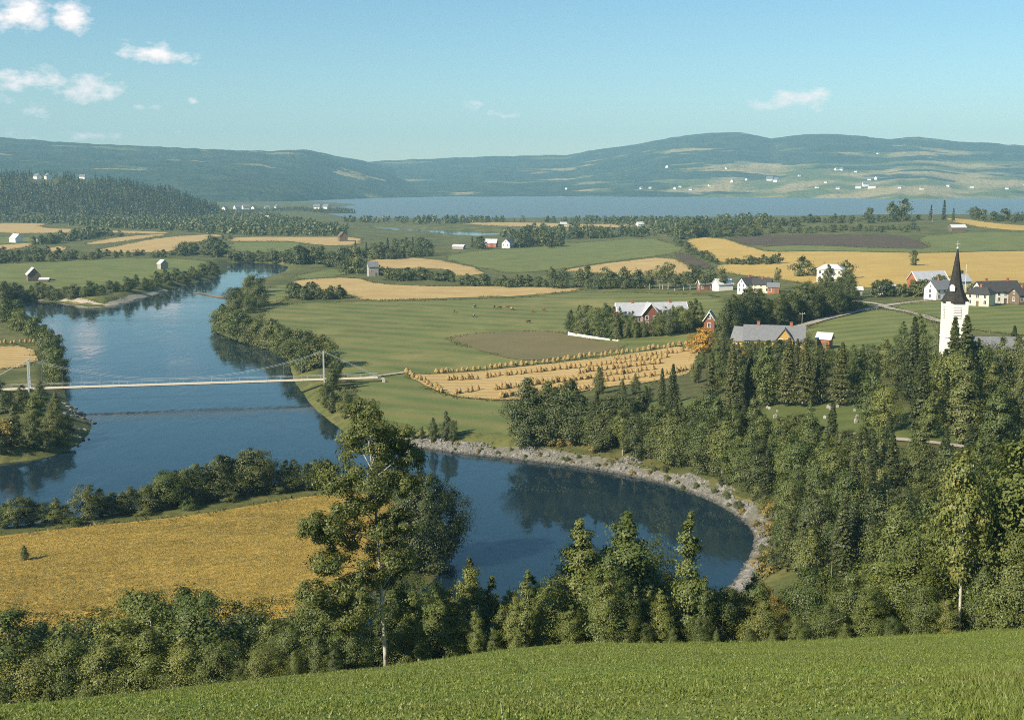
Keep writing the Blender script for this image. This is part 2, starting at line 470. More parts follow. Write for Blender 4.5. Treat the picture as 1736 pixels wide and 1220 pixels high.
def water_mat(name, base, b1, b2, patches=True):
    m, nt, N, L = new_mat(name)
    out = N.new('ShaderNodeOutputMaterial'); b = N.new('ShaderNodeBsdfPrincipled'); L.new(b.outputs[0], out.inputs[0])
    b.inputs['Base Color'].default_value = (*base, 1); b.inputs['Roughness'].default_value = .07; b.inputs['IOR'].default_value = 1.333
    tcn = N.new('ShaderNodeTexCoord')
    hs = []
    for sc, st in ((.55, (1.0, .35, 1)), (.12, (1, .5, 1))):
        mp = N.new('ShaderNodeMapping'); mp.inputs['Scale'].default_value = st; mp.inputs['Rotation'].default_value = (0, 0, .4)
        L.new(tcn.outputs['Object'], mp.inputs[0])
        n = N.new('ShaderNodeTexNoise'); n.inputs['Scale'].default_value = sc; n.inputs['Detail'].default_value = 3
        L.new(mp.outputs[0], n.inputs['Vector']); hs.append(n)
    bp = N.new('ShaderNodeBump'); bp.inputs['Strength'].default_value = 1; bp.inputs['Distance'].default_value = b1
    L.new(hs[0].outputs[0], bp.inputs['Height'])
    bp2 = N.new('ShaderNodeBump'); bp2.inputs['Strength'].default_value = 1; bp2.inputs['Distance'].default_value = b2
    L.new(hs[1].outputs[0], bp2.inputs['Height']); L.new(bp.outputs[0], bp2.inputs['Normal'])
    L.new(bp2.outputs[0], b.inputs['Normal'])
    if patches:      # breeze and current: smoother and rougher lanes
        mp = N.new('ShaderNodeMapping'); mp.inputs['Scale'].default_value = (.35, 1.0, 1); mp.inputs['Rotation'].default_value = (0, 0, .5); L.new(tcn.outputs['Object'], mp.inputs[0])
        pn = N.new('ShaderNodeTexNoise'); pn.inputs['Scale'].default_value = .035; pn.inputs['Detail'].default_value = 5; pn.inputs['Distortion'].default_value = .6
        L.new(mp.outputs[0], pn.inputs['Vector'])
        mr = N.new('ShaderNodeMapRange'); mr.inputs[1].default_value = .4; mr.inputs[2].default_value = .62; mr.inputs[3].default_value = .03; mr.inputs[4].default_value = .11
        L.new(pn.outputs[0], mr.inputs[0]); L.new(mr.outputs[0], b.inputs['Roughness'])
        md = N.new('ShaderNodeMapRange'); md.inputs[1].default_value = .38; md.inputs[2].default_value = .62; md.inputs[3].default_value = b1 * .3; md.inputs[4].default_value = b1 * 1.3
        L.new(pn.outputs[0], md.inputs[0]); L.new(md.outputs[0], bp.inputs['Distance'])
    return m
M['river'] = water_mat('river_water', (.010, .026, .040), .055, .08)
M['fjord'] = water_mat('fjord_water', (.13, .18, .20), .05, .3, False)
M['fjord'].node_tree.nodes['Principled BSDF'].inputs['Roughness'].default_value = .42

M['leaf_birch'] = leaf_mat('birch_leaves', (.060, .098, .030), (.152, .182, .046), .32, accent=(.26, .245, .065))
M['leaf_aspen'] = leaf_mat('aspen_leaves', (.080, .124, .036), (.188, .218, .055), .36, accent=(.31, .30, .085))
M['leaf_dark'] = leaf_mat('alder_leaves', (.048, .074, .028), (.110, .132, .038), .28)
M['leaf_olive'] = leaf_mat('willow_leaves', (.062, .090, .034), (.148, .166, .050), .30)
M['leaf_tall'] = leaf_mat('tall_birch_leaves', (.045, .072, .024), (.130, .155, .042), .28)
M['leaf_gold'] = leaf_mat('autumn_leaves', (.30, .17, .02), (.52, .31, .05), .3)
M['leaf_yellow'] = leaf_mat('turning_leaves', (.14, .12, .03), (.27, .21, .05), .3)
M['needle'] = leaf_mat('spruce_needles', (.030, .046, .018), (.075, .092, .030), .2)
M['needle_light'] = leaf_mat('pine_needles', (.050, .068, .024), (.120, .130, .042), .22)
M['bark_birch'] = surf_mat('birch_bark', [(.34, (.08, .07, .06)), (.46, (.36, .34, .30)), (.7, (.54, .52, .47))], scale=3.0, stretch=(1, 1, .5), detail=5)
M['bark'] = surf_mat('grey_bark', [(.3, (.10, .085, .065)), (.7, (.20, .17, .13))], scale=4, stretch=(1, 1, .2))
M['grass_blade'] = leaf_mat('grass_blades', (.125, .190, .032), (.215, .262, .055), .38, accent=(.28, .28, .09), patch=(.09, (.17, .20, .045)))
M['straw_blade'] = leaf_mat('straw_blades', (.30, .235, .055), (.54, .43, .125), .3, accent=(.62, .50, .19), patch=(.055, (.20, .185, .05)))
M['margin_blade'] = leaf_mat('margin_grass', (.070, .085, .026), (.160, .150, .050), .25, accent=(.26, .21, .09), patch=(.05, (.09, .105, .03)))
M['stook'] = surf_mat('sheaf_straw', [(.3, (.19, .135, .055)), (.7, (.38, .275, .12))], scale=3, stretch=(1, 1, .2))
M['white'] = plain('white_paint', (.80, .79, .75), .6, var=.04)
M['cream'] = plain('cream_paint', (.72, .66, .46), .6, var=.05)
M['ochre'] = plain('ochre_paint', (.46, .29, .08), .6, var=.08)
M['red'] = plain('falun_red', (.23, .095, .062), .8, var=.15)
M['orange_red'] = plain('bright_red_paint', (.33, .12, .06), .8, var=.12)
M['brownwood'] = plain('weathered_wood', (.15, .115, .085), .9, var=.25)
M['greywood'] = plain('grey_wood', (.32, .30, .28), .9, var=.2)
M['slate'] = plain('slate_roof', (.17, .18, .20), .6, var=.2, scale=2)
M['slate_light'] = plain('pale_slate_roof', (.38, .40, .45), .5, var=.15, scale=1)
M['darkroof'] = plain('dark_roof', (.055, .055, .058), .7, var=.25)
M['tin'] = plain('tin_roof', (.55, .57, .60), .45, var=.08)
M['pane'] = plain('window_glass', (.03, .035, .045), .15, spec=.6, var=.1)
M['shingle'] = surf_mat('tarred_shingle', [(.3, (.018, .017, .016)), (.7, (.05, .048, .044))], scale=2.5, detail=6, bump=.05)
M['steel'] = plain('grey_steel', (.42, .46, .50), .5, var=.1)
M['deckpaint'] = plain('pale_bridge_timber', (.70, .62, .50), .7, var=.08)
M['concrete'] = plain('concrete', (.45, .44, .41), .9, var=.12)
M['granite'] = plain('pale_granite', (.36, .35, .34), .7, var=.15)
M['gilt'] = plain('gilt_metal', (.75, .68, .50), .35, var=.05)
M['cow'] = surf_mat('cow_hide', [(.49, (.07, .04, .025)), (.51, (.55, .50, .44))], scale=.9, detail=1)
M['cow_brown'] = surf_mat('brown_hide', [(.3, (.13, .06, .03)), (.7, (.20, .10, .05))], scale=2, detail=2)
M['brick'] = plain('chimney_brick', (.30, .13, .08), .9, var=.15)

# ================================================================== LARGE STRUCTURE
# ------------------------------------------------------------------ ground sheet
nr, na = TX.shape
idx = np.arange(nr * na).reshape(nr, na)
Fq = np.stack([idx[:-1, :-1], idx[:-1, 1:], idx[1:, 1:], idx[1:, :-1]], -1).reshape(-1, 4)[:, ::-1]
Vt = np.stack([TX, TY, TZ], -1).reshape(-1, 3)
cen = Vt[Fq].mean(1)
mi = ((cen[:, 1] < YEDGE + 3) & (np.abs(cen[:, 0]) < 400)).astype(int)
ground = link('ground', np_mesh('ground', Vt, Fq, mi, smooth=True), None, [M['ground'], M['hillgrass']])
tag(ground, kind='structure')

# ------------------------------------------------------------------ water sheets
def sheet(name, x0, x1, y0, y1, z, mat):
    o = MB().add([(x0, y0, z), (x1, y0, z), (x1, y1, z), (x0, y1, z)], [(0, 1, 2, 3)]).build(name, mat)
    return tag(o, kind='structure')
sheet('river', -420, 400, 95, 1600, 0.0, M['river'])
sheet('fjord', -7000, 7000, 1600.0, 8600, 0.0, M['fjord'])

# ------------------------------------------------------------------ mountains over the fjord
def mountain_mat(name, clear_lo, clear_hi, amount, forest=((.022, .044, .032), (.060, .086, .050))):
    m, nt, N, L = new_mat(name)
    out = N.new('ShaderNodeOutputMaterial'); b = N.new('ShaderNodeBsdfDiffuse'); L.new(b.outputs[0], out.inputs[0])
    tcn = N.new('ShaderNodeTexCoord')
    n1 = N.new('ShaderNodeTexNoise'); n1.inputs['Scale'].default_value = .010; n1.inputs['Detail'].default_value = 12
    n1.inputs['Roughness'].default_value = .7
    L.new(tcn.outputs['Object'], n1.inputs['Vector'])
    r = ramp(N, [(.40, forest[0]), (.62, forest[1])]); L.new(n1.outputs[0], r.inputs[0])
    # farmland and clearings lie in long bands on the lower slopes
    mp = N.new('ShaderNodeMapping'); mp.inputs['Scale'].default_value = (.0022, .0040, .016); L.new(tcn.outputs['Object'], mp.inputs[0])
    n2 = N.new('ShaderNodeTexNoise'); n2.inputs['Scale'].default_value = 1; n2.inputs['Detail'].default_value = 4; L.new(mp.outputs[0], n2.inputs['Vector'])
    sp = N.new('ShaderNodeSeparateXYZ'); L.new(tcn.outputs['Object'], sp.inputs[0])
    hm = N.new('ShaderNodeMapRange'); hm.inputs[1].default_value = clear_lo; hm.inputs[2].default_value = clear_hi
    hm.inputs[3].default_value = 1; hm.inputs[4].default_value = 0; L.new(sp.outputs[2], hm.inputs[0])
    xm = N.new('ShaderNodeMapRange'); xm.inputs[1].default_value = 100; xm.inputs[2].default_value = 1100; L.new(sp.outputs[0], xm.inputs[0])
    w = N.new('ShaderNodeMath'); w.operation = 'MULTIPLY'; L.new(hm.outputs[0], w.inputs[0]); L.new(xm.outputs[0], w.inputs[1])
    w2 = N.new('ShaderNodeMath'); w2.operation = 'MULTIPLY_ADD'; w2.inputs[1].default_value = .16 * amount; L.new(w.outputs[0], w2.inputs[0]); L.new(n2.outputs[0], w2.inputs[2])
    mr = N.new('ShaderNodeMapRange'); mr.inputs[1].default_value = .62; mr.inputs[2].default_value = .66; L.new(w2.outputs[0], mr.inputs[0])
    mx = N.new('ShaderNodeMix'); mx.data_type = 'RGBA'; L.new(mr.outputs[0], mx.inputs[0]); L.new(r.outputs[0], mx.inputs[6])
    n4 = N.new('ShaderNodeTexNoise'); n4.inputs['Scale'].default_value = .004; L.new(tcn.outputs['Object'], n4.inputs['Vector'])
    r2 = ramp(N, [(.42, (.12, .15, .05)), (.58, (.36, .29, .14))]); L.new(n4.outputs[0], r2.inputs[0])
    L.new(r2.outputs[0], mx.inputs[7])
    L.new(mx.outputs[2], b.inputs[0])
    n3 = N.new('ShaderNodeTexNoise'); n3.inputs['Scale'].default_value = .05; n3.inputs['Detail'].default_value = 5; L.new(tcn.outputs['Object'], n3.inputs['Vector'])
    bp = N.new('ShaderNodeBump'); bp.inputs['Strength'].default_value = 1; bp.inputs['Distance'].default_value = 14
    L.new(n3.outputs[0], bp.inputs['Height']); L.new(bp.outputs[0], b.inputs['Normal'])
    return m

def ridge(name, sky_px, d0, d1, mat, nu=300, nt_=60, rough=.25, z0=-2.0, back=1.35, pw=.85, seed=0.0):
    sx = [p[0] for p in sky_px]; sy = [p[1] for p in sky_px]
    us = np.linspace(sx[0], sx[-1], nu); ts = np.linspace(0, back, nt_)
    ysky = np.interp(us, sx, sy) + .8 * fbm(us / 14 + seed, us * 0 + 3, 3) * 4
    U, T = np.meshgrid(us, ts)
    f0 = d0(us) if callable(d0) else np.full(nu, float(d0)); f1 = d1(us) if callable(d1) else np.full(nu, float(d1))
    D = f0 + (f1 - f0) * T
    tanel = (308 - ysky) / FPX
    Zc = CAM_Z + tanel * f1
    g = np.where(T <= 1, np.clip(T, 0, 1) ** pw, 1 - (T - 1) * 1.6)
    X = (U - 868) / FPX * D
    nzv = fbm(X / 700 + seed, D / 500 + seed, 5)
    bump = 1 + rough * nzv * 2.4 * (1 - np.clip(T, 0, 1) ** 3)
    Z = z0 + (Zc - z0) * g * bump
    cap = CAM_Z + tanel * D - 1.0          # nothing in front of the crest rises above the skyline
    Z = np.where(T < .999, np.minimum(Z, cap), Z)
    V = np.stack([X, D, Z], -1).reshape(-1, 3)
    id_ = np.arange(nt_ * nu).reshape(nt_, nu)
    F = np.stack([id_[:-1, :-1], id_[:-1, 1:], id_[1:, 1:], id_[1:, :-1]], -1).reshape(-1, 4)
    o = link(name, np_mesh(name, V, F, smooth=True), None, [mat])
    tag(o, kind='structure')
    return us, ts, X, D, Z

ridge('mountain_ridge', [(-700, 215), (-300, 222), (0, 233), (100, 240), (200, 246), (300, 251), (400, 255), (470, 257), (520, 253),
      (560, 262), (620, 273), (660, 282), (695, 298), (725, 316), (755, 334), (775, 343)], lambda u: 3500 + 1300 * ss((u - 400) / 330), lambda u: 5600 + 1500 * ss((u - 400) / 330),
      mountain_mat('left_mountain_forest', 20, 120, .3), seed=4.0)
FAR_R = ridge('mountain_ridge', [(520, 290), (600, 276), (660, 273), (700, 271), (770, 268), (840, 266), (900, 264), (960, 263), (1010, 254),
      (1060, 249), (1100, 240), (1140, 233), (1200, 227), (1250, 226), (1300, 236), (1360, 228), (1420, 230), (1500, 237),
      (1540, 233), (1600, 240), (1680, 245), (1736, 249), (2000, 262), (2400, 275)],
      lambda u: 5000 - 600 * ss((u - 1050) / 500) + 500 * fbm(u / 90.0, u * 0 + 7, 4), lambda u: 7600 - 600 * ss((u - 900) / 500),
      mountain_mat('far_mountain_forest', 40, 260, 1.55), nu=420, nt_=80, seed=9.0, pw=1.15)
HILL = ridge('wooded_hill', [(-600, 280), (-200, 284), (0, 296), (60, 299), (140, 301), (200, 306), (260, 320), (300, 326), (330, 338),
      (360, 350), (385, 354), (430, 353), (470, 352), (540, 352), (585, 354), (604, 357)], lambda u: 1880 + 500 * ss((u - 330) / 150), lambda u: 2280 + 420 * ss((u - 330) / 150),
      M['floor'], nu=160, nt_=24, rough=.1, z0=1.0, seed=2.0, pw=.8)

# ------------------------------------------------------------------ fields
FIELDN = [0]
OUTLINES = []
def field_world(name, poly, mat, off=.10, zfun=None, step=None):
    poly = np.array(poly, float)
    # densify the outline
    bp = []
    for i in range(len(poly)):
        a, b = poly[i], poly[(i + 1) % len(poly)]
        dist = np.hypot(*((a + b) / 2)); st = step or max(1.5, dist * .012)
        n = max(1, int(np.hypot(*(b - a)) / st))
        for k in range(n): bp.append(a + (b - a) * k / n)
    bp = np.array(bp)
    # ragged edges, as hand-worked field margins have
    c = bp.mean(0); jit = fbm(bp[:, 0] / 6 + 3, bp[:, 1] / 6, 2) * np.minimum(4.5, np.hypot(*c) * .008)
    bp = bp + jit[:, None] * np.array([.6, .8])
    x0, y0 = bp.min(0); x1, y1 = bp.max(0)
    st = step or max(1.8, math.hypot(*c) * .010)
    gx, gy = np.meshgrid(np.arange(x0, x1, st), np.arange(y0, y1, st))
    gx, gy = gx.ravel(), gy.ravel()
    ins = sdf(bp, gx, gy) < -st * .4
    pts = np.concatenate([bp, np.stack([gx[ins], gy[ins]], 1)])
    n = len(bp); edges = [(i, (i + 1) % n) for i in range(n)]
    r = delaunay_2d_cdt([Vector(p) for p in pts], edges, [], 1, 1e-4)
    V2 = np.array([(v.x, v.y) for v in r[0]])
    tris = [t for t in r[2] if len(t) == 3]
    FIELDN[0] += 1
    OUTLINES.append(bp)
    z = H(V2[:, 0], V2[:, 1]) + off + .012 * (FIELDN[0] % 9)
    V = np.column_stack([V2, z])
    T = np.array(tris, int)
    a, b, c_ = V2[T[:, 0]], V2[T[:, 1]], V2[T[:, 2]]
    cr = (b[:, 0] - a[:, 0]) * (c_[:, 1] - a[:, 1]) - (b[:, 1] - a[:, 1]) * (c_[:, 0] - a[:, 0])
    T[cr < 0] = T[cr < 0][:, ::-1]
    o = link(name, np_mesh(name, V, T, smooth=True), None, [mat])
    return tag(o, kind='structure')

def field(name, px, mat, off=.10, ymin=118.0):
    return field_world(name, smooth_poly([G(x, y, ymin)[:2] for x, y in px], 1), mat, off)

PASTURE_PX = [(430, 535), (480, 516), (560, 512), (690, 511), (800, 508), (895, 504), (1000, 495), (1190, 498), (1240, 510), (1230, 545), (1180, 566),
              (1180, 582), (1053, 602), (892, 620), (743, 634), (682, 632), (755, 672), (848, 680), (900, 680), (885, 735),
              (800, 744), (740, 745), (660, 735), (620, 700), (600, 650), (560, 605), (500, 572)]
field('pasture', PASTURE_PX, M['pasture'], off=.06)
field('pasture', [(-60, 450), (100, 444), (240, 437), (345, 441), (368, 453), (340, 465), (240, 484), (140, 496), (-60, 500)], M['lush'])
field('pasture', [(-40, 401), (80, 402), (76, 411), (-40, 415)], M['lush'])
field('pasture', [(383, 412), (440, 410), (500, 411), (530, 420), (470, 428), (400, 428)], M['lush'])
field('pasture', [(737, 436), (820, 424), (900, 420), (965, 413), (1096, 402), (1158, 418), (1150, 430), (1051, 441), (947, 457), (896, 462), (840, 461)], M['lush'])
field('pasture', [(1281, 419), (1378, 416), (1495, 422), (1590, 423), (1545, 403), (1650, 393), (1800, 396), (1800, 424), (1620, 427), (1537, 429), (1378, 425), (1300, 427)], M['lush'])
field('pasture', [(1355, 558), (1440, 535), (1500, 523), (1590, 545), (1590, 600), (1440, 610), (1390, 585)], M['lush'])
field('pasture', [(1500, 517), (1560, 509), (1700, 516), (1800, 520), (1800, 575), (1640, 560), (1560, 532)], M['lush'])
field('pasture', [(490, 470), (560, 455), (600, 462), (560, 470), (520, 474)], M['lush'])
field('pasture', [(430, 500), (480, 480), (500, 492), (480, 512), (440, 520)], M['pasture'])
field('grain_field', [(145, 412), (208, 401), (290, 396), (262, 402), (215, 409), (150, 415)], M['gold'])
field('grain_field', [(150, 427), (200, 417), (275, 402), (385, 396), (353, 408), (305, 413), (298, 426), (237, 429)], M['gold'])
field('grain_field', [(-30, 379), (88, 378), (60, 385), (140, 390), (285, 393), (285, 397), (160, 394), (-30, 396)], M['gold'])
field('grain_field', [(-30, 418), (60, 411), (55, 416), (5, 426), (-30, 430)], M['gold'])
field('grain_field', [(74, 421), (110, 417), (112, 424), (80, 428)], M['gold'])
field('grain_field', [(380, 409), (397, 402), (518, 402), (612, 402), (612, 415), (545, 417), (500, 409), (440, 409)], M['gold'])
field('grain_field', [(621, 439), (719, 436), (837, 462), (775, 470), (771, 462), (743, 455), (654, 455), (630, 458)], M['gold'])
field('grain_field', [(492, 479), (520, 473), (602, 470), (647, 483), (757, 486), (878, 486), (1010, 489), (895, 501), (792, 504), (688, 508), (610, 510), (590, 497), (500, 485)], M['gold'])
field('grain_field', [(945, 459), (1038, 445), (1136, 434), (1175, 455), (1172, 464), (1110, 470), (1000, 461)], M['gold'])
field('grain_field', [(1160, 404), (1215, 402), (1274, 419), (1300, 428), (1378, 426), (1537, 430), (1620, 428), (1800, 425), (1800, 480), (1620, 482), (1447, 491), (1340, 476), (1230, 463), (1210, 452), (1240, 447), (1215, 443), (1181, 425)], M['gold_yellow'])
field('grain_field', [(1590, 371), (1627, 370), (1690, 380), (1800, 386), (1800, 394), (1690, 389), (1640, 382)], M['gold_yellow'])
field('grain_field', [(760, 378), (900, 377), (1000, 381), (1100, 379), (1100, 384), (980, 386), (850, 384)], M['gold'])
field('grain_field', [(200, 371), (290, 370), (285, 374), (210, 375)], M['gold'])
field('grain_field', [(390, 369), (520, 371), (520, 374), (400, 373)], M['gold'])
field('ploughed_field', [(1138, 431), (1160, 429), (1215, 452), (1192, 457), (1165, 448)], M['plough'])
field('ploughed_field', [(990, 462), (1060, 467), (1110, 472), (1170, 466), (1190, 470), (1110, 480), (1010, 470)], M['plough'])
field('ploughed_field', [(1222, 403), (1336, 398), (1450, 398), (1530, 400), (1560, 408), (1589, 422), (1495, 421), (1378, 415), (1281, 418)], M['plough'])
field('fallow_field', [(755, 576), (800, 566), (900, 561), (960, 565), (1010, 578), (1075, 590), (960, 606), (900, 613), (850, 605), (800, 590)], M['fallow'], off=.22)
STOOK_PX = [(682, 633), (743, 636), (892, 621), (1053, 603), (1180, 583), (1185, 630), (1100, 650), (1020, 657), (930, 676), (850, 679), (760, 672)]
field('stubble_field', STOOK_PX, M['gold'], off=.22)
field('stubble_field', [(-60, 590), (58, 586), (66, 620), (-60, 632)], M['gold'])
NEAR_PX = [(-80, 918), (120, 895), (330, 874), (420, 859), (540, 838), (640, 838), (700, 870), (700, 930), (640, 1005), (540, 1045), (350, 1068), (200, 1074), (-80, 1085)]
field('tawny_field', NEAR_PX, M['gold_stub'], off=.08, ymin=140)
field('forest_floor', [(880, 770), (890, 690), (1000, 670), (1100, 660), (1230, 600), (1300, 590), (1450, 600), (1580, 600), (1800, 640), (1800, 900), (1320, 860), (1200, 815), (1060, 780)], M['floor'])
field('lawn', [(1050, 690), (1150, 672), (1240, 690), (1200, 706), (1080, 710)], M['lawn'], off=.25)
field('lawn', [(1270, 690), (1400, 684), (1520, 690), (1690, 720), (1690, 770), (1480, 745), (1330, 740)], M['lawn'], off=.25)

# stony river margin on the outer bend and the gravel under it
SHORE_PX = [(592, 738), (640, 748), (690, 755), (780, 768), (880, 778), (1000, 793), (1100, 812), (1160, 828), (1215, 850), (1262, 878), (1286, 905), (1284, 930), (1268, 960), (1248, 990), (1225, 1015)]
shore = np.array([plane_pt(*p) for p in SHORE_PX])
def offset_line(pts, w):
    out = []
    for i in range(len(pts)):
        d = pts[min(i + 1, len(pts) - 1)] - pts[max(i - 1, 0)]; d = d / np.hypot(*d)
        out.append(pts[i] + np.array([-d[1], d[0]]) * w[i])
    return np.array(out)
wid = [1.0, 1.6, 2.6, 4.2, 5.6, 4.6, 4.4, 3.4, 3.8, 4.2, 5.4, 5.6, 5.6, 4.6, 2.6]
band = np.concatenate([offset_line(shore, [-1.2] * len(shore)), offset_line(shore, [w_ * (.5 + .55 * random.random()) for w_ in wid])[::-1]])
field_world('gravel_shore', band, M['gravel'], off=.10, step=1.6)
SB = np.array([plane_pt(*p) for p in [(40, 509.5), (90, 510.5), (140, 516), (188, 518.5), (238, 505.5), (285, 492.5)]])
field_world('sand_bar', np.concatenate([offset_line(SB, [-.6] * 6), offset_line(SB, [2.2, 3, 3, 4, 3.5, 1.5])[::-1]]), M['sandbar'], off=.2, step=2.5)
# roads
def road(px, w, name='gravel_road', mat=None):
    p = np.array([G(x, y)[:2] for x, y in px])
    for _ in range(2):
        q = np.concatenate([p[:1], (.75 * p[:-1] + .25 * p[1:]), (.25 * p[:-1] + .75 * p[1:]), p[-1:]])
        k = len(p) - 1
        order = [0] + [v for i in range(k) for v in (1 + i, 1 + k + i)] + [1 + 2 * k]
        p = q[order]
    poly = np.concatenate([offset_line(p, [-w / 2] * len(p)), offset_line(p, [w / 2] * len(p))[::-1]])
    return field_world(name, poly, mat or M['road'], off=.32, step=2.5)
road([(1300, 565), (1350, 556), (1400, 541), (1450, 529), (1500, 519), (1560, 511), (1640, 505)], 4.2)
road([(1490, 520), (1530, 527), (1565, 536), (1600, 548)], 3.6)
road([(1440, 510), (1470, 513), (1500, 519)], 3.0)
road([(620, 641), (652, 637), (690, 632)], 2.0, 'footpath')
road([(1160, 694), (1200, 688), (1250, 684)], 2.2, 'footpath')
road([(1310, 742), (1390, 735), (1480, 742), (1640, 760)], 2.0, 'footpath')

# ================================================================== TREES
def leaf_quads(P, Nrm, size, rng, aspect=.7):
    n = len(P)
    Nrm = Nrm / (np.linalg.norm(Nrm, axis=1, keepdims=True) + 1e-9)
    r = rng.normal(size=(n, 3)); U = np.cross(Nrm, r); U /= (np.linalg.norm(U, axis=1, keepdims=True) + 1e-9)
    W = np.cross(Nrm, U)
    s = (size * rng.uniform(.6, 1.35, n))[:, None]
    a, b = U * s * .5, W * s * .5 * aspect
    V = np.stack([P - a, P - b * .9 + a * .1, P + a, P + b * .9 + a * .1], 1).reshape(-1, 3)
    F = np.arange(4 * n).reshape(-1, 4)
    return V, F

def tubes(segs, n=5):
    """segs: list of (points list, radii list)"""
    mb = MB()
    for pts, rad in segs: mb.tube(pts, rad, n, 0, True)
    return mb

PROFILE = {
    'birch': lambda t: (np.sin(np.pi * np.clip(t, 0, 1) ** .75) ** .8) * (1 - .25 * t) + .05,
    'oval': lambda t: np.sqrt(np.clip(1 - (2 * t - 1) ** 2, 0, 1)) + .04,
    'dome': lambda t: np.sqrt(np.clip(1 - np.clip(t, 0, 1) ** 2.2, 0, 1)) * (.75 + .25 * np.clip(t * 4, 0, 1)),
    'poplar': lambda t: (np.clip(t * 3, 0, 1) ** .6) * np.clip(1 - t, 0, 1) ** .75 + .04,
}
def make_leafy(name, h, cw, c0, shape, nclump, per, leaf, seed, lmat, bmat, trunk_r=None, lean=0.0, merged=False, rc=(.11, .2), squash=.75, limbs=.45):
    """a broadleaf tree: tapered trunk, limbs, and a crown of leaf clumps. returns dict of meshes"""
    rng = np.random.default_rng(seed)
    tr = trunk_r or h * .014
    ch = h * (1 - c0); z0 = h * c0
    # trunk
    k = 7; zs = np.linspace(0, h * .96, k)
    off = np.cumsum(rng.normal(0, h * .008, (k, 2)), 0) * np.linspace(0, 1, k)[:, None]
    off[:, 0] += lean * zs
    tp = [(off[i, 0], off[i, 1], zs[i] - (.5 if i == 0 else 0)) for i in range(k)]
    segs = [(tp, [tr * (1.25 if i == 0 else 1) * (1 - .93 * zs[i] / (h * .96)) + .008 for i in range(k)])]
    def axis(z): return np.array([np.interp(z, zs, off[:, 0]), np.interp(z, zs, off[:, 1])])
    # clumps
    P, Nn = [], []
    tt = rng.random(nclump * 6); wts = PROFILE[shape](tt) + .15
    tt = tt[rng.random(len(tt)) < wts / wts.max()][:nclump]
    lob = rng.random(4) * 6.28
    for i, t in enumerate(tt):
        ang = rng.random() * 2 * math.pi
        rad = cw * .5 * PROFILE[shape](np.array([t]))[0]
        rad *= 1 + .22 * math.sin(2 * ang + lob[0] + 3 * t) + .16 * math.sin(3 * ang + lob[1] - 7 * t)
        rr = rad * (rng.random() ** .42)
        ax = axis(z0 + ch * t)
        c = np.array([ax[0] + rr * math.cos(ang), ax[1] + rr * math.sin(ang), z0 + ch * t * .97 + rng.normal(0, .02 * h)])
        R_ = cw * rng.uniform(*rc) * (.32 + .68 * min(1, rad / (cw * .42))) * rng.uniform(.75, 1.2)
        m = int(per * rng.uniform(.6, 1.4))
        d = rng.normal(size=(m, 3)); d /= np.linalg.norm(d, axis=1, keepdims=True)
        q = c + d * (R_ * np.where(rng.random(m) < .16, rng.uniform(1.0, 1.55, m), rng.random(m) ** .6))[:, None] * np.array([1, 1, squash])
        q[:, 2] = np.maximum(q[:, 2], .15)
        P.append(q)
        outw = np.array([math.cos(ang), math.sin(ang), .30 + .5 * t]) * (.35 + .75 * rr / (rad + 1e-6))
        Nn.append(d * .7 + outw + np.array([0, 0, .2]) + rng.normal(0, .46, (m, 3)))
        if rng.random() < limbs and h > 3:
            zb = max(h * .08, c[2] - rr * rng.uniform(.5, .9)); ab = axis(zb)
            mid = np.array([(ab[0] + c[0]) / 2, (ab[1] + c[1]) / 2, (zb + c[2]) / 2 + rr * .06])
            r0 = max(.02, tr * .42 * (1 - zb / h))
            segs.append(([(ab[0], ab[1], zb), tuple(mid), tuple(c)], [r0, r0 * .6, r0 * .25]))
    P = np.concatenate(P); Nn = np.concatenate(Nn)
    V, F = leaf_quads(P, Nn, leaf, rng)
    return finish_tree(name, V, F, segs, lmat, bmat, merged)

def finish_tree(name, V, F, segs, lmat, bmat, merged):
    tb = tubes(segs)
    if merged:
        tv = np.array(tb.v); o = len(V)
        fq = [f for f in tb.f if len(f) == 4]; fn = [f for f in tb.f if len(f) == 5]
        Fs = [F, np.array(fq, int) + o]; mi = [0] * len(F) + [1] * len(fq)
        if fn: Fs.append(np.array(fn, int) + o); mi += [1] * len(fn)
        me = np_mesh(name, np.concatenate([V, tv]), Fs, mi); me.materials.append(lmat); me.materials.append(bmat)
        return {'all': me}
    cm = np_mesh(name + '_crown', V, F); cm.materials.append(lmat)
    tm = tb.mesh(name + '_trunk'); tm.materials.append(bmat)
    tm.polygons.foreach_set('use_smooth', [True] * len(tm.polygons))
    return {'crown': cm, 'trunk': tm}

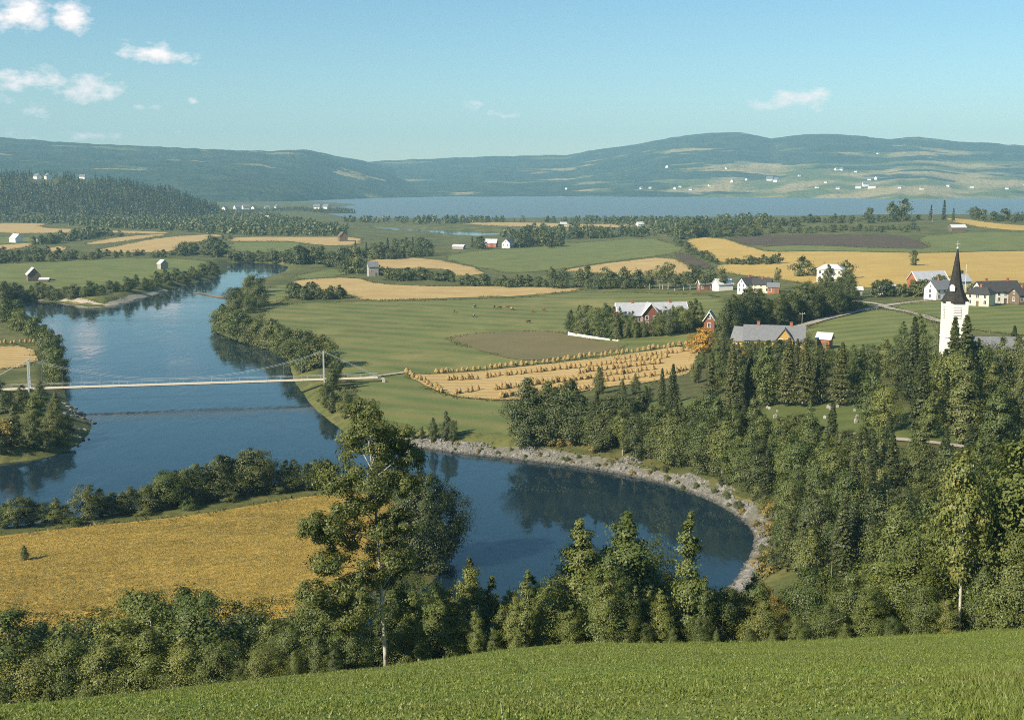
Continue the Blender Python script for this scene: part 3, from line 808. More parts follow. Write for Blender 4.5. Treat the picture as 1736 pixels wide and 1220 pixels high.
def make_spruce(name, h, cw, seed, lmat, bmat, whorls=26, arms=7, per=7, leaf=.5, c0=.06, merged=False, droop=.35, open_=0.0):
    rng = np.random.default_rng(seed)
    segs = [([(0, 0, -.5), (rng.normal(0, .05), 0, h * .5), (0, 0, h)], [h * .014, h * .009, .01])]
    P, Nn = [], []
    for i in range(whorls):
        t = (i + rng.uniform(-.2, .3)) / whorls
        z = h * (c0 + (1 - c0) * t)
        L_ = cw * .5 * ((1 - t) ** .85) * rng.uniform(.8, 1.12) + .12
        if rng.random() < open_: L_ *= .55
        a0 = rng.random() * 6.28
        for k in range(arms):
            a = a0 + 2 * math.pi * k / arms + rng.normal(0, .2); l = L_ * rng.uniform(.7, 1.15)
            s = (np.arange(per) + rng.random(per)) / per
            x = np.cos(a) * l * s; y = np.sin(a) * l * s
            zz = z - droop * l * s + .22 * l * s ** 2 + rng.normal(0, .06, per)
            wv = rng.normal(0, .10 * l + .04, per)
            P.append(np.stack([x - np.sin(a) * wv, y + np.cos(a) * wv, zz], 1))
            Nn.append(np.stack([np.cos(a) * .5 + rng.normal(0, .35, per), np.sin(a) * .5 + rng.normal(0, .35, per), .7 + rng.normal(0, .3, per)], 1))
            if i % 3 == 0 and k % 2 == 0 and not merged:
                segs.append(([(0, 0, z), (math.cos(a) * l * .8, math.sin(a) * l * .8, z - droop * l * .7)], [.03, .01]))
    P = np.concatenate(P); Nn = np.concatenate(Nn)
    V, F = leaf_quads(P, Nn, leaf, rng, .6)
    return finish_tree(name, V, F, segs, lmat, bmat, merged)

# prototypes, each with its own height in metres
PROTO = {}
def reg(kind, meshes, h): PROTO.setdefault(kind, []).append((meshes, h))
for i in range(6):      # close young aspens, birches and alders: separate trunk and crown
    reg('near_aspen', make_leafy('aspen', 10, [4.4, 5.2, 4.0, 5.6, 4.8, 4.6][i], .06, ['poplar', 'birch', 'poplar', 'birch', 'birch', 'oval'][i], 110, 185, .17, 100 + i, M['leaf_aspen'], M['bark_birch'] if i % 2 else M['bark'], limbs=.3, rc=(.13, .24)), 10)
for i in range(5):
    reg('near_alder', make_leafy('alder', 9, [6.0, 6.8, 5.4, 6.4, 5.8][i], .03, ['oval', 'dome', 'birch', 'oval', 'birch'][i], 130, 180, .175, 120 + i, M['leaf_birch'], M['bark'], limbs=.25, rc=(.12, .21)), 9)
for i in range(2):
    reg('near_yellow', make_leafy('turning_tree', 8, 5.0, .06, 'birch', 90, 150, .18, 140 + i, M['leaf_yellow'], M['bark'], limbs=.3, rc=(.13, .22)), 8)
reg('thin_aspen', make_leafy('thin_aspen', 10, 3.0, .10, 'poplar', 64, 150, .17, 150, M['leaf_aspen'], M['bark_birch'], limbs=.5, rc=(.14, .26)), 10)
for i in range(6):
    reg('mid_leafy', make_leafy('leafy_tree', 11, [5.6, 6.2, 5.0, 6.0, 5.8, 5.2][i], .05, ['birch', 'oval', 'birch', 'oval', 'birch', 'poplar'][i], 95, 110, .27, 160 + i, [M['leaf_birch'], M['leaf_olive'], M['leaf_birch'], M['leaf_aspen']][i % 4], M['bark'], limbs=.2, rc=(.13, .23)), 11)
for i in range(4):
    reg('mid_dark', make_leafy('dark_tree', 11, [5.8, 6.2, 5.4, 5.6][i], .04, ['oval', 'birch', 'oval', 'birch'][i], 95, 110, .27, 180 + i, M['leaf_dark'], M['bark'], limbs=.2, rc=(.13, .23)), 11)
for i in range(3):
    reg('mid_birch', make_leafy('birch', 12, [4.4, 4.8, 4.0][i], .34, ['oval', 'birch', 'oval'][i], 75, 95, .26, 190 + i, M['leaf_birch'], M['bark_birch'], trunk_r=.17, limbs=.4, rc=(.14, .24)), 12)
for i in range(4):
    reg('spruce', make_spruce('spruce', 14, [4.8, 5.4, 4.4, 5.0][i], 200 + i, M['needle'], M['bark'], whorls=44, arms=12, per=12, leaf=.48), 14)
for i in range(3):
    reg('pine', make_spruce('pine', 14, [5.4, 6.2, 5.0][i], 210 + i, M['needle_light'], M['bark'], whorls=36, arms=11, per=13, leaf=.48, c0=.10, droop=.08, open_=.2), 14)
reg('big_round', make_leafy('round_tree', 13, 13.5, .0, 'dome', 330, 200, .26, 220, M['leaf_dark'], M['bark'], trunk_r=.35, limbs=.15, rc=(.08, .13)), 13)
for i in range(6):      # riverbank bushes
    reg('bank_bush', make_leafy('bank_bush', 7, [6.6, 7.6, 6.0, 7.0, 5.8, 7.2][i], .0, ['dome', 'oval', 'dome', 'dome', 'oval', 'dome'][i], 65, 90, .33, 230 + i, [M['leaf_olive'], M['leaf_dark'], M['leaf_birch']][i % 3], M['bark'], limbs=.1, merged=True, rc=(.13, .22)), 7)
for i in range(2):
    reg('yellow_bush', make_leafy('yellow_bush', 5, 5.4, .0, 'dome', 50, 50, .4, 240 + i, M['leaf_yellow'], M['bark'], limbs=.1, merged=True), 5)
reg('gold_tree', make_leafy('gold_tree', 9, 7.5, .05, 'dome', 80, 65, .42, 245, M['leaf_gold'], M['bark'], limbs=.2), 9)
for i in range(6):      # hedges and trees a few hundred metres off
    reg('far_leafy', make_leafy('far_tree', 8, [7.5, 9, 7, 8.2, 6.4, 10][i], .0, ['dome', 'oval', 'birch', 'dome', 'oval', 'dome'][i], 42, 42, .70, 250 + i, [M['leaf_olive'], M['leaf_dark'], M['leaf_dark']][i % 3], M['bark'], limbs=.05, merged=True, rc=(.14, .23)), 8)
for i in range(3):
    reg('far_birch', make_leafy('far_birch', 14, [7, 8, 6][i], .28, 'oval', 40, 42, .62, 260 + i, M['leaf_olive'], M['bark_birch'], trunk_r=.22, limbs=.4, merged=True, rc=(.14, .24)), 14)
for i in range(2):
    reg('far_spruce', make_spruce('far_spruce', 12, [5, 6][i], 270 + i, M['needle'], M['bark'], whorls=16, arms=7, per=6, leaf=1.2, merged=True), 12)

_pick = random.Random(3)
def tree(kind, name, loc, height, label, group=None, cat='tree', width=1.0, k=None, sink=.1):
    lst = PROTO[kind]; meshes, ph = lst[_pick.randrange(len(lst)) if k is None else k]
    s = height / ph; rz = _pick.random() * 6.28
    loc = (loc[0], loc[1], loc[2] - sink)
    if 'all' in meshes:
        o = bpy.data.objects.new(name, meshes['all']); COL.objects.link(o)
        o.location = loc; o.rotation_euler = (0, 0, rz); o.scale = (s * width, s * width, s)
    else:
        o = empty(name, loc, rz, (s * width, s * width, s))
        link('trunk', meshes['trunk'], o); link('crown', meshes['crown'], o)
    return tag(o, label, cat, group)

def px_tree(kind, name, px, py, hpx, label, group=None, **kw):
    p = G(px, py); return tree(kind, name, p, hpx / px_per_m(p), label, group, **kw)

def row(kinds, name, line, n, hpx, label, group, jx=3, jy=2, cat='tree', width=1.0):
    """n trees along a polyline of photograph pixels; hpx = (h at start, h at end)"""
    line = np.array(line, float); seg = np.hypot(*(line[1:] - line[:-1]).T); cs = np.concatenate([[0], np.cumsum(seg)])
    for i in range(n):
        t = (i + .5 + _pick.uniform(-.3, .3)) / n * cs[-1]
        x = np.interp(t, cs, line[:, 0]) + _pick.uniform(-jx, jx); y = np.interp(t, cs, line[:, 1]) + _pick.uniform(-jy, jy)
        h = (hpx[0] + (hpx[1] - hpx[0]) * t / cs[-1]) * _pick.uniform(.72, 1.22)
        kd = kinds[_pick.randrange(len(kinds))]
        px_tree(kd, name, x, y, h, label, group, cat=cat, width=width * _pick.uniform(.9, 1.2))

# ---- the tall birch rising from the meadow edge, lobe by lobe
def tall_birch():
    rng = np.random.default_rng(55)
    Yb = 84.5
    d = ray(655, 1131); t = Yb / d[1]; bx = d[0] * t; bz = float(H(bx, Yb))
    ppm = FPX / (Yb * CP + (CAM_Z - bz) * SP)
    lob = [(622, 698, 34), (640, 715, 36), (668, 735, 34), (698, 768, 32), (690, 805, 24), (600, 755, 40), (572, 792, 34), (628, 790, 40), (660, 805, 34),
           (585, 830, 34), (535, 872, 30), (570, 880, 36), (612, 850, 34), (600, 905, 40), (560, 935, 36), (650, 880, 28), (668, 925, 34),
           (585, 965, 42), (630, 955, 34), (540, 985, 30), (610, 1010, 40), (660, 985, 36), (565, 1025, 38), (690, 1020, 28), (590, 1060, 30), (682, 875, 26), (640, 750, 36), (655, 770, 30), (610, 980, 30), (555, 900, 30), (680, 960, 26), (640, 840, 26)]
    P, Nn = [], []
    axis = lambda z: np.array([np.interp(z, [0, 4, 9, 14, 18.4], [0, -.2, -.45, -.7, -1.2]), 0.0])
    segs = [([(axis(z)[0], 0, z - (.6 if z == 0 else 0)) for z in (0, 1.2, 3, 6, 9, 12, 15, 18)], [.20, .145, .135, .12, .10, .07, .045, .012])]
    for (x, y, r) in lob:
        c = np.array([(x - 640) * .98 / ppm - .55, rng.uniform(-2.2, 2.2), (1131 - y) / ppm]); Rr = 1.10 * r / ppm
        for _ in range(12):
            dd = rng.normal(size=3); dd /= np.linalg.norm(dd)
            cc = c + dd * Rr * rng.uniform(.35, .95) * np.array([1.05, 1.2, .8]); rc = Rr * rng.uniform(.30, .52)
            m = int(260 * rng.uniform(.6, 1.3))
            q = rng.normal(size=(m, 3)); q /= np.linalg.norm(q, axis=1, keepdims=True)
            P.append(cc + q * (rc * rng.random(m) ** .5)[:, None] * np.array([1, 1, .75]))
            Nn.append(q * .8 + dd * .5 + np.array([0, 0, .3]) + rng.normal(0, .4, (m, 3)))
        zb = max(2.0, c[2] - 1.4); ab = axis(zb)
        segs.append(([(ab[0], 0, zb), tuple((np.array([ab[0], 0, zb]) + c) / 2 + np.array([0, 0, .25])), tuple(c)], [.05, .032, .014]))
    V, F = leaf_quads(np.concatenate(P), np.concatenate(Nn), .16, rng)
    ms = finish_tree('tall_birch', V, F, segs, M['leaf_tall'], M['bark_birch'], False)
    o = empty('birch_tree', (bx, Yb, bz - .05))
    link('trunk', ms['trunk'], o); link('crown', ms['crown'], o)
    tag(o, 'tallest white-trunked birch at the meadow edge, standing out against river and tawny field', 'tree')
tall_birch()

# ---- foreground row: photograph x of the stem, photograph y of the top, distance, kind, width
def fore(kind, px, top, Y, label, group, width=1.0, name='aspen_tree', k=None):
    z = 20.0; X = 0
    for _ in range(3):
        dep = Y * CP + (CAM_Z - z) * SP; X = (px - 868) / FPX * dep; z = float(H(X, Y))
    d = ray(px, top); zt = CAM_Z + Y * d[2] / d[1]
    tree(kind, name, (X, Y, z), max(1.2, zt - z), label, group, width=width, k=k)
ZONES = [(160, 'at the lower left corner'), (330, 'under the left of the tawny field'), (490, 'under the right of the tawny field'), (720, 'around the foot of the tall birch'),
         (950, 'below the open blue water'), (1130, 'below the dark tree reflections'), (1270, 'just left of the stony bend'), (1430, 'just right of the stony bend'), (1600, 'below the churchyard wood'), (9999, 'at the right edge')]
def zone(px): return next(t for m_, t in ZONES if px < m_)
for px, top, Y, kd, w in [(-30, 1030, 92, 'near_alder', 1.3), (22, 1034, 90, 'near_alder', 1.2), (70, 1045, 97, 'near_alder', 1.2), (110, 1052, 88, 'near_aspen', 1.3), (150, 1030, 95, 'near_alder', 1.1),
        (195, 1030, 91, 'near_aspen', 1.4), (232, 1012, 98, 'near_alder', 1.1), (272, 992, 93, 'near_aspen', 1.35), (310, 985, 99, 'near_alder', 1.1), (338, 992, 92, 'near_aspen', 1.3),
        (255, 1060, 87, 'near_aspen', 1.4), (180, 1075, 86.5, 'near_alder', 1.2), (60, 1100, 86.5, 'near_alder', 1.3), (120, 1120, 86, 'near_alder', 1.2), (310, 1075, 86.5, 'near_aspen', 1.5), (375, 1080, 86, 'near_alder', 1.2),
        (395, 1045, 92, 'near_alder', 1.0), (425, 1012, 100, 'near_alder', 1.0), (455, 1040, 92, 'near_aspen', 1.3), (490, 1050, 88, 'near_alder', 1.1), (520, 1030, 95, 'near_aspen', 1.4),
        (548, 1000, 93, 'near_alder', 1.1), (580, 985, 99, 'near_alder', 1.0), (600, 1040, 88, 'near_aspen', 1.3), (540, 1070, 86.5, 'near_alder', 1.1), (450, 1090, 86, 'near_alder', 1.3), (690, 1040, 89, 'near_alder', 1.0),
        (720, 1000, 96, 'near_aspen', 1.2), (745, 968, 92, 'near_aspen', 1.15), (790, 945, 94, 'near_aspen', 1.05), (775, 1030, 88, 'near_aspen', 1.3), (820, 1020, 92, 'near_aspen', 1.2),
        (862, 985, 90, 'near_aspen', 1.1), (905, 970, 95, 'near_aspen', 1.1), (940, 985, 91, 'near_aspen', 1.1), (880, 1050, 87, 'near_alder', 1.0), (985, 882, 92, 'near_aspen', 1.2), (1010, 930, 97, 'near_alder', .9),
        (1068, 862, 93, 'near_aspen', 1.3), (1035, 940, 89, 'near_aspen', 1.3), (1100, 930, 96, 'near_aspen', 1.2), (1120, 1000, 88, 'near_aspen', 1.3), (970, 1020, 87.5, 'near_aspen', 1.3), (1060, 1030, 87, 'near_alder', 1.0),
        (1145, 985, 94, 'near_aspen', 1.1), (1195, 965, 95, 'near_aspen', 1.1), (1225, 985, 91, 'near_alder', .8), (1185, 1040, 87, 'near_alder', 1.0), (1250, 1030, 92, 'near_alder', 1.0),
        (1290, 1015, 88, 'near_alder', 1.1), (1330, 985, 94, 'near_aspen', 1.4), (1370, 960, 91, 'near_alder', 1.0), (1410, 940, 97, 'near_aspen', 1.3), (1440, 965, 90, 'near_alder', 1.0),
        (1480, 930, 95, 'near_aspen', 1.4), (1515, 900, 99, 'near_alder', .9), (1545, 925, 91, 'near_aspen', 1.4), (1585, 870, 96, 'near_alder', .9), (1470, 1000, 87.5, 'near_aspen', 1.4), (1400, 1020, 87, 'near_alder', 1.1),
        (1560, 985, 87.5, 'near_alder', 1.0), (1660, 950, 88, 'near_alder', .9), (1650, 850, 95, 'near_alder', .8), (1690, 800, 92, 'near_aspen', 1.2), (1730, 720, 94, 'near_alder', .8), (1765, 690, 90, 'near_aspen', 1.2), (1710, 900, 87, 'near_alder', .9), (1350, 1040, 86.5, 'near_aspen', 1.4),
        (640, 1045, 93, 'near_alder', 1.0), (720, 1060, 87, 'near_aspen', 1.2), (835, 1055, 87, 'near_aspen', 1.2), (800, 1000, 97, 'near_alder', .8), (920, 1050, 88, 'near_aspen', 1.2), (1010, 1000, 94, 'near_aspen', 1.1), (1090, 1050, 87, 'near_aspen', 1.2), (1140, 1060, 86.5, 'near_alder', .9), (1215, 1060, 86.5, 'near_aspen', 1.1),
        (1270, 1060, 86.5, 'near_alder', .9), (1310, 1060, 86.3, 'near_aspen', 1.2), (1430, 1050, 86.3, 'near_aspen', 1.2), (1510, 1040, 86.3, 'near_alder', 1.0), (1600, 1010, 86.5, 'near_aspen', 1.2), (1640, 1000, 91, 'near_alder', 1.0), (1690, 985, 86.5, 'near_aspen', 1.2), (1735, 960, 86.3, 'near_alder', 1.0), (1610, 900, 93, 'near_aspen', 1.2),
        (15, 1140, 85.5, 'near_alder', 1.1), (80, 1160, 84.5, 'near_aspen', 1.2), (150, 1150, 85, 'near_alder', 1.0), (220, 1130, 85.5, 'near_aspen', 1.2), (285, 1125, 85.5, 'near_alder', .9), (345, 1120, 85.3, 'near_aspen', 1.2), (410, 1110, 85.5, 'near_alder', .9), (500, 1100, 85.5, 'near_aspen', 1.1), (570, 1095, 85.5, 'near_alder', .9), (760, 990, 99, 'near_alder', .8), (845, 1005, 98, 'near_alder', .8), (890, 1000, 101, 'near_aspen', 1.1), (955, 960, 100, 'near_alder', .75), (1030, 905, 99, 'near_aspen', 1.1), (1085, 900, 101, 'near_alder', .7), (1130, 970, 100, 'near_aspen', 1.1), (1165, 1000, 97, 'near_alder', .8), (1240, 1000, 99, 'near_aspen', 1.0), (660, 1000, 101, 'near_aspen', 1.2), (710, 975, 103, 'near_alder', .9)]:
    zn = zone(px); sp_ = 'feathery light-green aspen' if kd == 'near_aspen' else 'rounded dark-green alder'
    fore(kd, px, top, Y, sp_ + ' in the meadow-edge row ' + zn, 'meadow-edge trees ' + zn, w, 'aspen_tree' if kd == 'near_aspen' else 'alder_tree')
for q in range(30):
    px = 705 + q * 20.5 + _pick.uniform(-6, 6); tp = _pick.uniform(955, 1040); Yq = _pick.uniform(86.3, 97)
    zn = zone(px); fore('thin_aspen' if q % 3 == 0 else 'near_aspen', px, tp, Yq, 'feathery light-green aspen in the meadow-edge row ' + zn, 'meadow-edge trees ' + zn, _pick.uniform(.8, 1.1), 'aspen_tree')
fore('thin_aspen', 1165, 858, 90, 'slender open aspen with sparse crown, its tip against the dark water', None, 1.0, 'aspen_tree')
fore('mid_birch', 1625, 760, 88, 'bare-stemmed pale birch at the right end of the foreground meadow edge', None, .7, 'birch_tree', k=0)
for px, top, Y in [(1290, 985, 97), (1310, 1000, 91), (30, 1075, 100)]:
    fore('near_yellow', px, top, Y, 'yellow-green turning tree among the row at the foreground meadow edge', 'turning trees in the foreground row', 1.0, 'turning_tree')

# ---- big round tree on the point
p = G(716, 950, 140)
tree('big_round', 'round_tree', p, 14.5, 'big dome-shaped tree on the point of the tawny field, beside the river', width=.92)
# ---- near bank row on the far side of the tawny field
NB = 'trees along the river side of the tawny field'
for x, y, h, kd, w in [(-10, 890, 46, 'mid_dark', 1.3), (30, 893, 48, 'mid_leafy', 1.2), (75, 885, 36, 'mid_dark', 1.4), (112, 884, 28, 'mid_dark', 1.4), (150, 882, 58, 'mid_leafy', .9), (190, 872, 36, 'mid_dark', 1.5), (222, 868, 42, 'mid_dark', 1.3),
        (268, 864, 52, 'mid_leafy', 1.2), (300, 858, 56, 'mid_dark', 1.2), (335, 850, 62, 'mid_leafy', 1.1), (372, 845, 70, 'mid_dark', 1.0), (400, 840, 60, 'mid_leafy', 1.0), (428, 836, 72, 'mid_leafy', 1.1), (455, 833, 50, 'mid_dark', 1.1), (485, 832, 48, 'mid_leafy', 1.2),
        (520, 830, 42, 'mid_dark', 1.3), (550, 826, 42, 'mid_leafy', 1.3), (128, 890, 16, 'bank_bush', 1.5), (245, 872, 18, 'bank_bush', 1.3), (320, 862, 20, 'bank_bush', 1.3), (390, 848, 20, 'bank_bush', 1.3), (470, 836, 16, 'bank_bush', 1.3), (8, 895, 40, 'mid_leafy', 1.2), (52, 890, 44, 'mid_dark', 1.1), (95, 886, 40, 'mid_leafy', 1.1), (170, 876, 46, 'mid_dark', 1.0), (208, 872, 38, 'mid_leafy', 1.2), (250, 866, 44, 'mid_dark', 1.1), (285, 861, 60, 'mid_leafy', 1.0), (318, 855, 60, 'mid_dark', 1.0), (352, 848, 58, 'mid_leafy', 1.0), (386, 842, 66, 'mid_dark', 1.0), (415, 838, 66, 'mid_dark', 1.0), (442, 835, 62, 'mid_leafy', .9), (500, 830, 48, 'mid_dark', 1.0), (535, 828, 46, 'mid_leafy', 1.1)]:
    p = G(x, y, 140); tree(kd, 'bank_tree', p, 1.12 * h / px_per_m(p), 'dark leafy tree in the row between the tawny field and the river', NB, width=w * 1.35)
p = G(42, 950, 140); tree('mid_leafy', 'lone_bush', p, 2.6, 'small lone bush in the left of the tawny field', cat='bush', width=1.0)

# ---- left river point and left bank
LB = 'trees on the left bank by the bridge'
for x, y, h, kd in [(10, 545, 40, 'bank_bush'), (35, 560, 42, 'bank_bush'), (60, 575, 44, 'bank_bush'), (80, 590, 42, 'bank_bush'), (92, 610, 46, 'bank_bush'), (96, 635, 50, 'bank_bush'), (85, 600, 40, 'bank_bush'), (98, 655, 44, 'bank_bush'), (12, 530, 26, 'bank_bush'), (30, 528, 24, 'bank_bush'),
        (70, 690, 48, 'mid_leafy'), (40, 700, 52, 'mid_dark'), (95, 705, 48, 'mid_leafy'), (60, 725, 62, 'mid_leafy'), (90, 740, 52, 'mid_leafy'), (25, 750, 70, 'mid_leafy'), (110, 740, 40, 'bank_bush'), (55, 760, 60, 'mid_dark'), (-10, 680, 60, 'mid_dark'), (10, 700, 40, 'bank_bush'), (80, 765, 40, 'mid_dark'), (0, 770, 50, 'mid_dark'), (105, 755, 34, 'bank_bush')]:
    px_tree(kd, 'bank_tree', x, y, h * .95, 'dark bushy tree on the left bank ' + ('upstream behind the bridge' if y < 660 else 'on the point before the bridge'), LB, width=1.15)
px_tree('yellow_bush', 'yellow_bush', 14, 752, 46, 'yellow-leaved bush on the left river point below the bridge', cat='bush')
row(['bank_bush'], 'bank_tree', [(-10, 505), (60, 508), (140, 504), (200, 494), (260, 484), (320, 474), (372, 462)], 34, (25, 19), 'dark rounded tree in the unbroken row along the left meadow river bank', 'riverbank trees below the left meadow', jy=3, width=.95)
row(['bank_bush'], 'bank_tree', [(392, 512), (405, 524), (425, 530), (442, 522), (415, 500), (440, 492)], 9, (38, 26), 'tree in the clump on the right bank where the river bends', 'clump at the upper river bend')
row(['bank_bush'], 'bank_tree', [(366, 556), (400, 568), (440, 580), (480, 592), (505, 612), (525, 630)], 20, (38, 46), 'rounded tree in the bank row leading down to the bridge tower', 'right bank trees above the bridge', jy=4)
row(['bank_bush', 'mid_leafy'], 'bank_tree', [(545, 620), (570, 640), (556, 690), (540, 690), (580, 712), (600, 700)], 10, (46, 44), 'bushy tree on the right bank beneath the bridge tower', 'right bank trees at the bridge end', jx=5, jy=4)
for x, y, h in [(735, 748, 42), (757, 747, 52), (768, 748, 40), (716, 745, 24), (700, 746, 22), (690, 742, 26)]:
    px_tree('mid_dark', 'shore_tree', x, y, h, 'small dark tree where the stony shore begins', 'shore trees at the start of the stones', width=.8)

# ---- forest on the right: terrace edge, slope and churchyard
FOREST_PX = [(900, 768), (1000, 764), (1060, 742), (1130, 738), (1220, 752), (1300, 772), (1400, 792), (1500, 812), (1620, 822), (1800, 822), (1800, 990), (1560, 1000),
             (1420, 990), (1330, 975), (1320, 880), (1255, 832), (1180, 806), (1080, 788), (980, 776)]
fpoly = np.array([G(x, y)[:2] for x, y in FOREST_PX])
rng = np.random.default_rng(31)
spots = []
x0, y0 = fpoly.min(0); x1, y1 = fpoly.max(0)
cx = rng.uniform(x0, x1, 9000); cyy = rng.uniform(y0, y1, 9000)
ok = (sdf(fpoly, cx, cyy) < 0) & (sdf(RIVER, cx, cyy) > 5.0)
for x, y in zip(cx[ok], cyy[ok]):
    if any((x - a) ** 2 + (y - b) ** 2 < 15 for a, b in spots): continue
    spots.append((x, y))
    if len(spots) >= 420: break
FDESC = {'spruce': 'dark pointed spruce', 'mid_leafy': 'green leafy tree', 'mid_dark': 'dark-green leafy tree', 'mid_birch': 'white-stemmed birch', 'pine': 'olive pine'}
FL = {'spruce': ('spruce_tree', 'dark pointed spruce in the dense wood between the stony shore and churchyard', 'spruces in the wood below the churchyard'),
      'mid_leafy': ('leafy_tree', 'green leafy tree in the dense wood between the stony shore and churchyard', 'leafy trees in the wood below the churchyard'),
      'mid_dark': ('leafy_tree', 'green leafy tree in the dense wood between the stony shore and churchyard', 'leafy trees in the wood below the churchyard'),
      'mid_birch': ('birch_tree', 'white-stemmed birch in the dense wood between the stony shore and churchyard', 'birches in the wood below the churchyard'),
      'pine': ('pine_tree', 'olive pine in the dense wood between the stony shore and churchyard', 'pines in the wood below the churchyard')}
for x, y in spots:
    z = float(H(x, y)); px, py = project(x, y, z)
    r_ = rng.random()
    if px < 1020: kd = 'spruce' if r_ < .6 else 'mid_dark'
    elif px < 1320: kd = 'mid_birch' if r_ < .38 else ('spruce' if r_ < .66 else ('mid_dark' if r_ < .8 else 'mid_leafy'))
    else: kd = 'mid_leafy' if r_ < .50 else ('mid_dark' if r_ < .66 else ('spruce' if r_ < .80 else ('pine' if r_ < .9 else 'mid_birch')))
    hh = {'spruce': 12, 'mid_dark': 10.5, 'mid_birch': 11.5, 'mid_leafy': 10.5, 'pine': 12}[kd] * rng.uniform(.65, 1.2)
    hh *= 1.0 if px > 1300 else .95
    nm, lb, gr = FL[kd]
    zn = 'at the field corner' if px < 1060 else ('right above the stony shore' if px < 1320 else ('between churchyard and thicket, left half' if px < 1540 else 'between churchyard and thicket, right half'))
    tree(kd, nm, (x, y, z), hh, FDESC[kd] + ' in the wood ' + zn, 'wood ' + zn, width=rng.uniform(.9, 1.2))
row(['mid_birch', 'mid_birch', 'mid_leafy', 'mid_dark'], 'shore_birch', [(1050, 772), (1110, 778), (1170, 793), (1240, 818), (1290, 838)], 30, (82, 92), 'tree with pale stem in the close rank just above the stony shore', 'close rank above the stony shore', jx=5, jy=5, width=1.15)
row(['mid_dark', 'mid_leafy', 'spruce', 'mid_leafy'], 'slope_tree', [(1040, 738), (1110, 742), (1180, 752), (1260, 775), (1330, 800)], 30, (62, 78), 'green tree on the slope behind the close shore rank', 'slope behind the shore rank', jx=6, jy=12, width=1.2)
row(['mid_leafy', 'mid_dark'], 'slope_tree', [(1330, 775), (1400, 790), (1480, 800)], 14, (62, 70), 'leafy tree just below the churchyard graves', 'trees below the graves', jx=6, jy=8, width=1.3)
row(['mid_dark', 'spruce', 'mid_dark'], 'corner_tree', [(888, 752), (930, 750), (985, 752), (1040, 760)], 13, (98, 84), 'dark dense tree of the grove at the lower corner of the stook field', 'grove at the stook field corner', jx=5, jy=5, width=1.15)
# undergrowth along the upper edge of the stones
row(['bank_bush'], 'bush', [(1180, 800), (1240, 822), (1290, 850), (1320, 890), (1320, 940), (1300, 980)], 14, (22, 34), 'low bush on the grassy strip above the stony river bend', 'bushes above the stony bend', cat='bush', jx=8, jy=5)
row(['yellow_bush'], 'yellow_bush', [(1270, 822), (1300, 835), (1310, 960), (1285, 985)], 5, (24, 36), 'yellowing bush on the strip above the stony river bend', 'yellowing bushes above the stony bend', cat='bush', jx=6, jy=4)
for x, y in [(944, 756), (968, 752), (1010, 765)]:
    px_tree('yellow_bush', 'yellow_bush', x, y, 24, 'yellow-green bush at the foot of the dark trees on the field corner', 'yellow bushes at the field corner', cat='bush')
row(['bank_bush', 'bank_bush', 'yellow_bush'], 'bank_weed', [(700, 750), (780, 760), (880, 766), (1000, 782), (1100, 800), (1180, 826), (1240, 852), (1285, 885), (1300, 930), (1275, 975)], 42, (6, 15), 'low weedy bush rooted among the stones of the river bend', 'weeds among the shore stones', cat='bush', jx=22, jy=9)
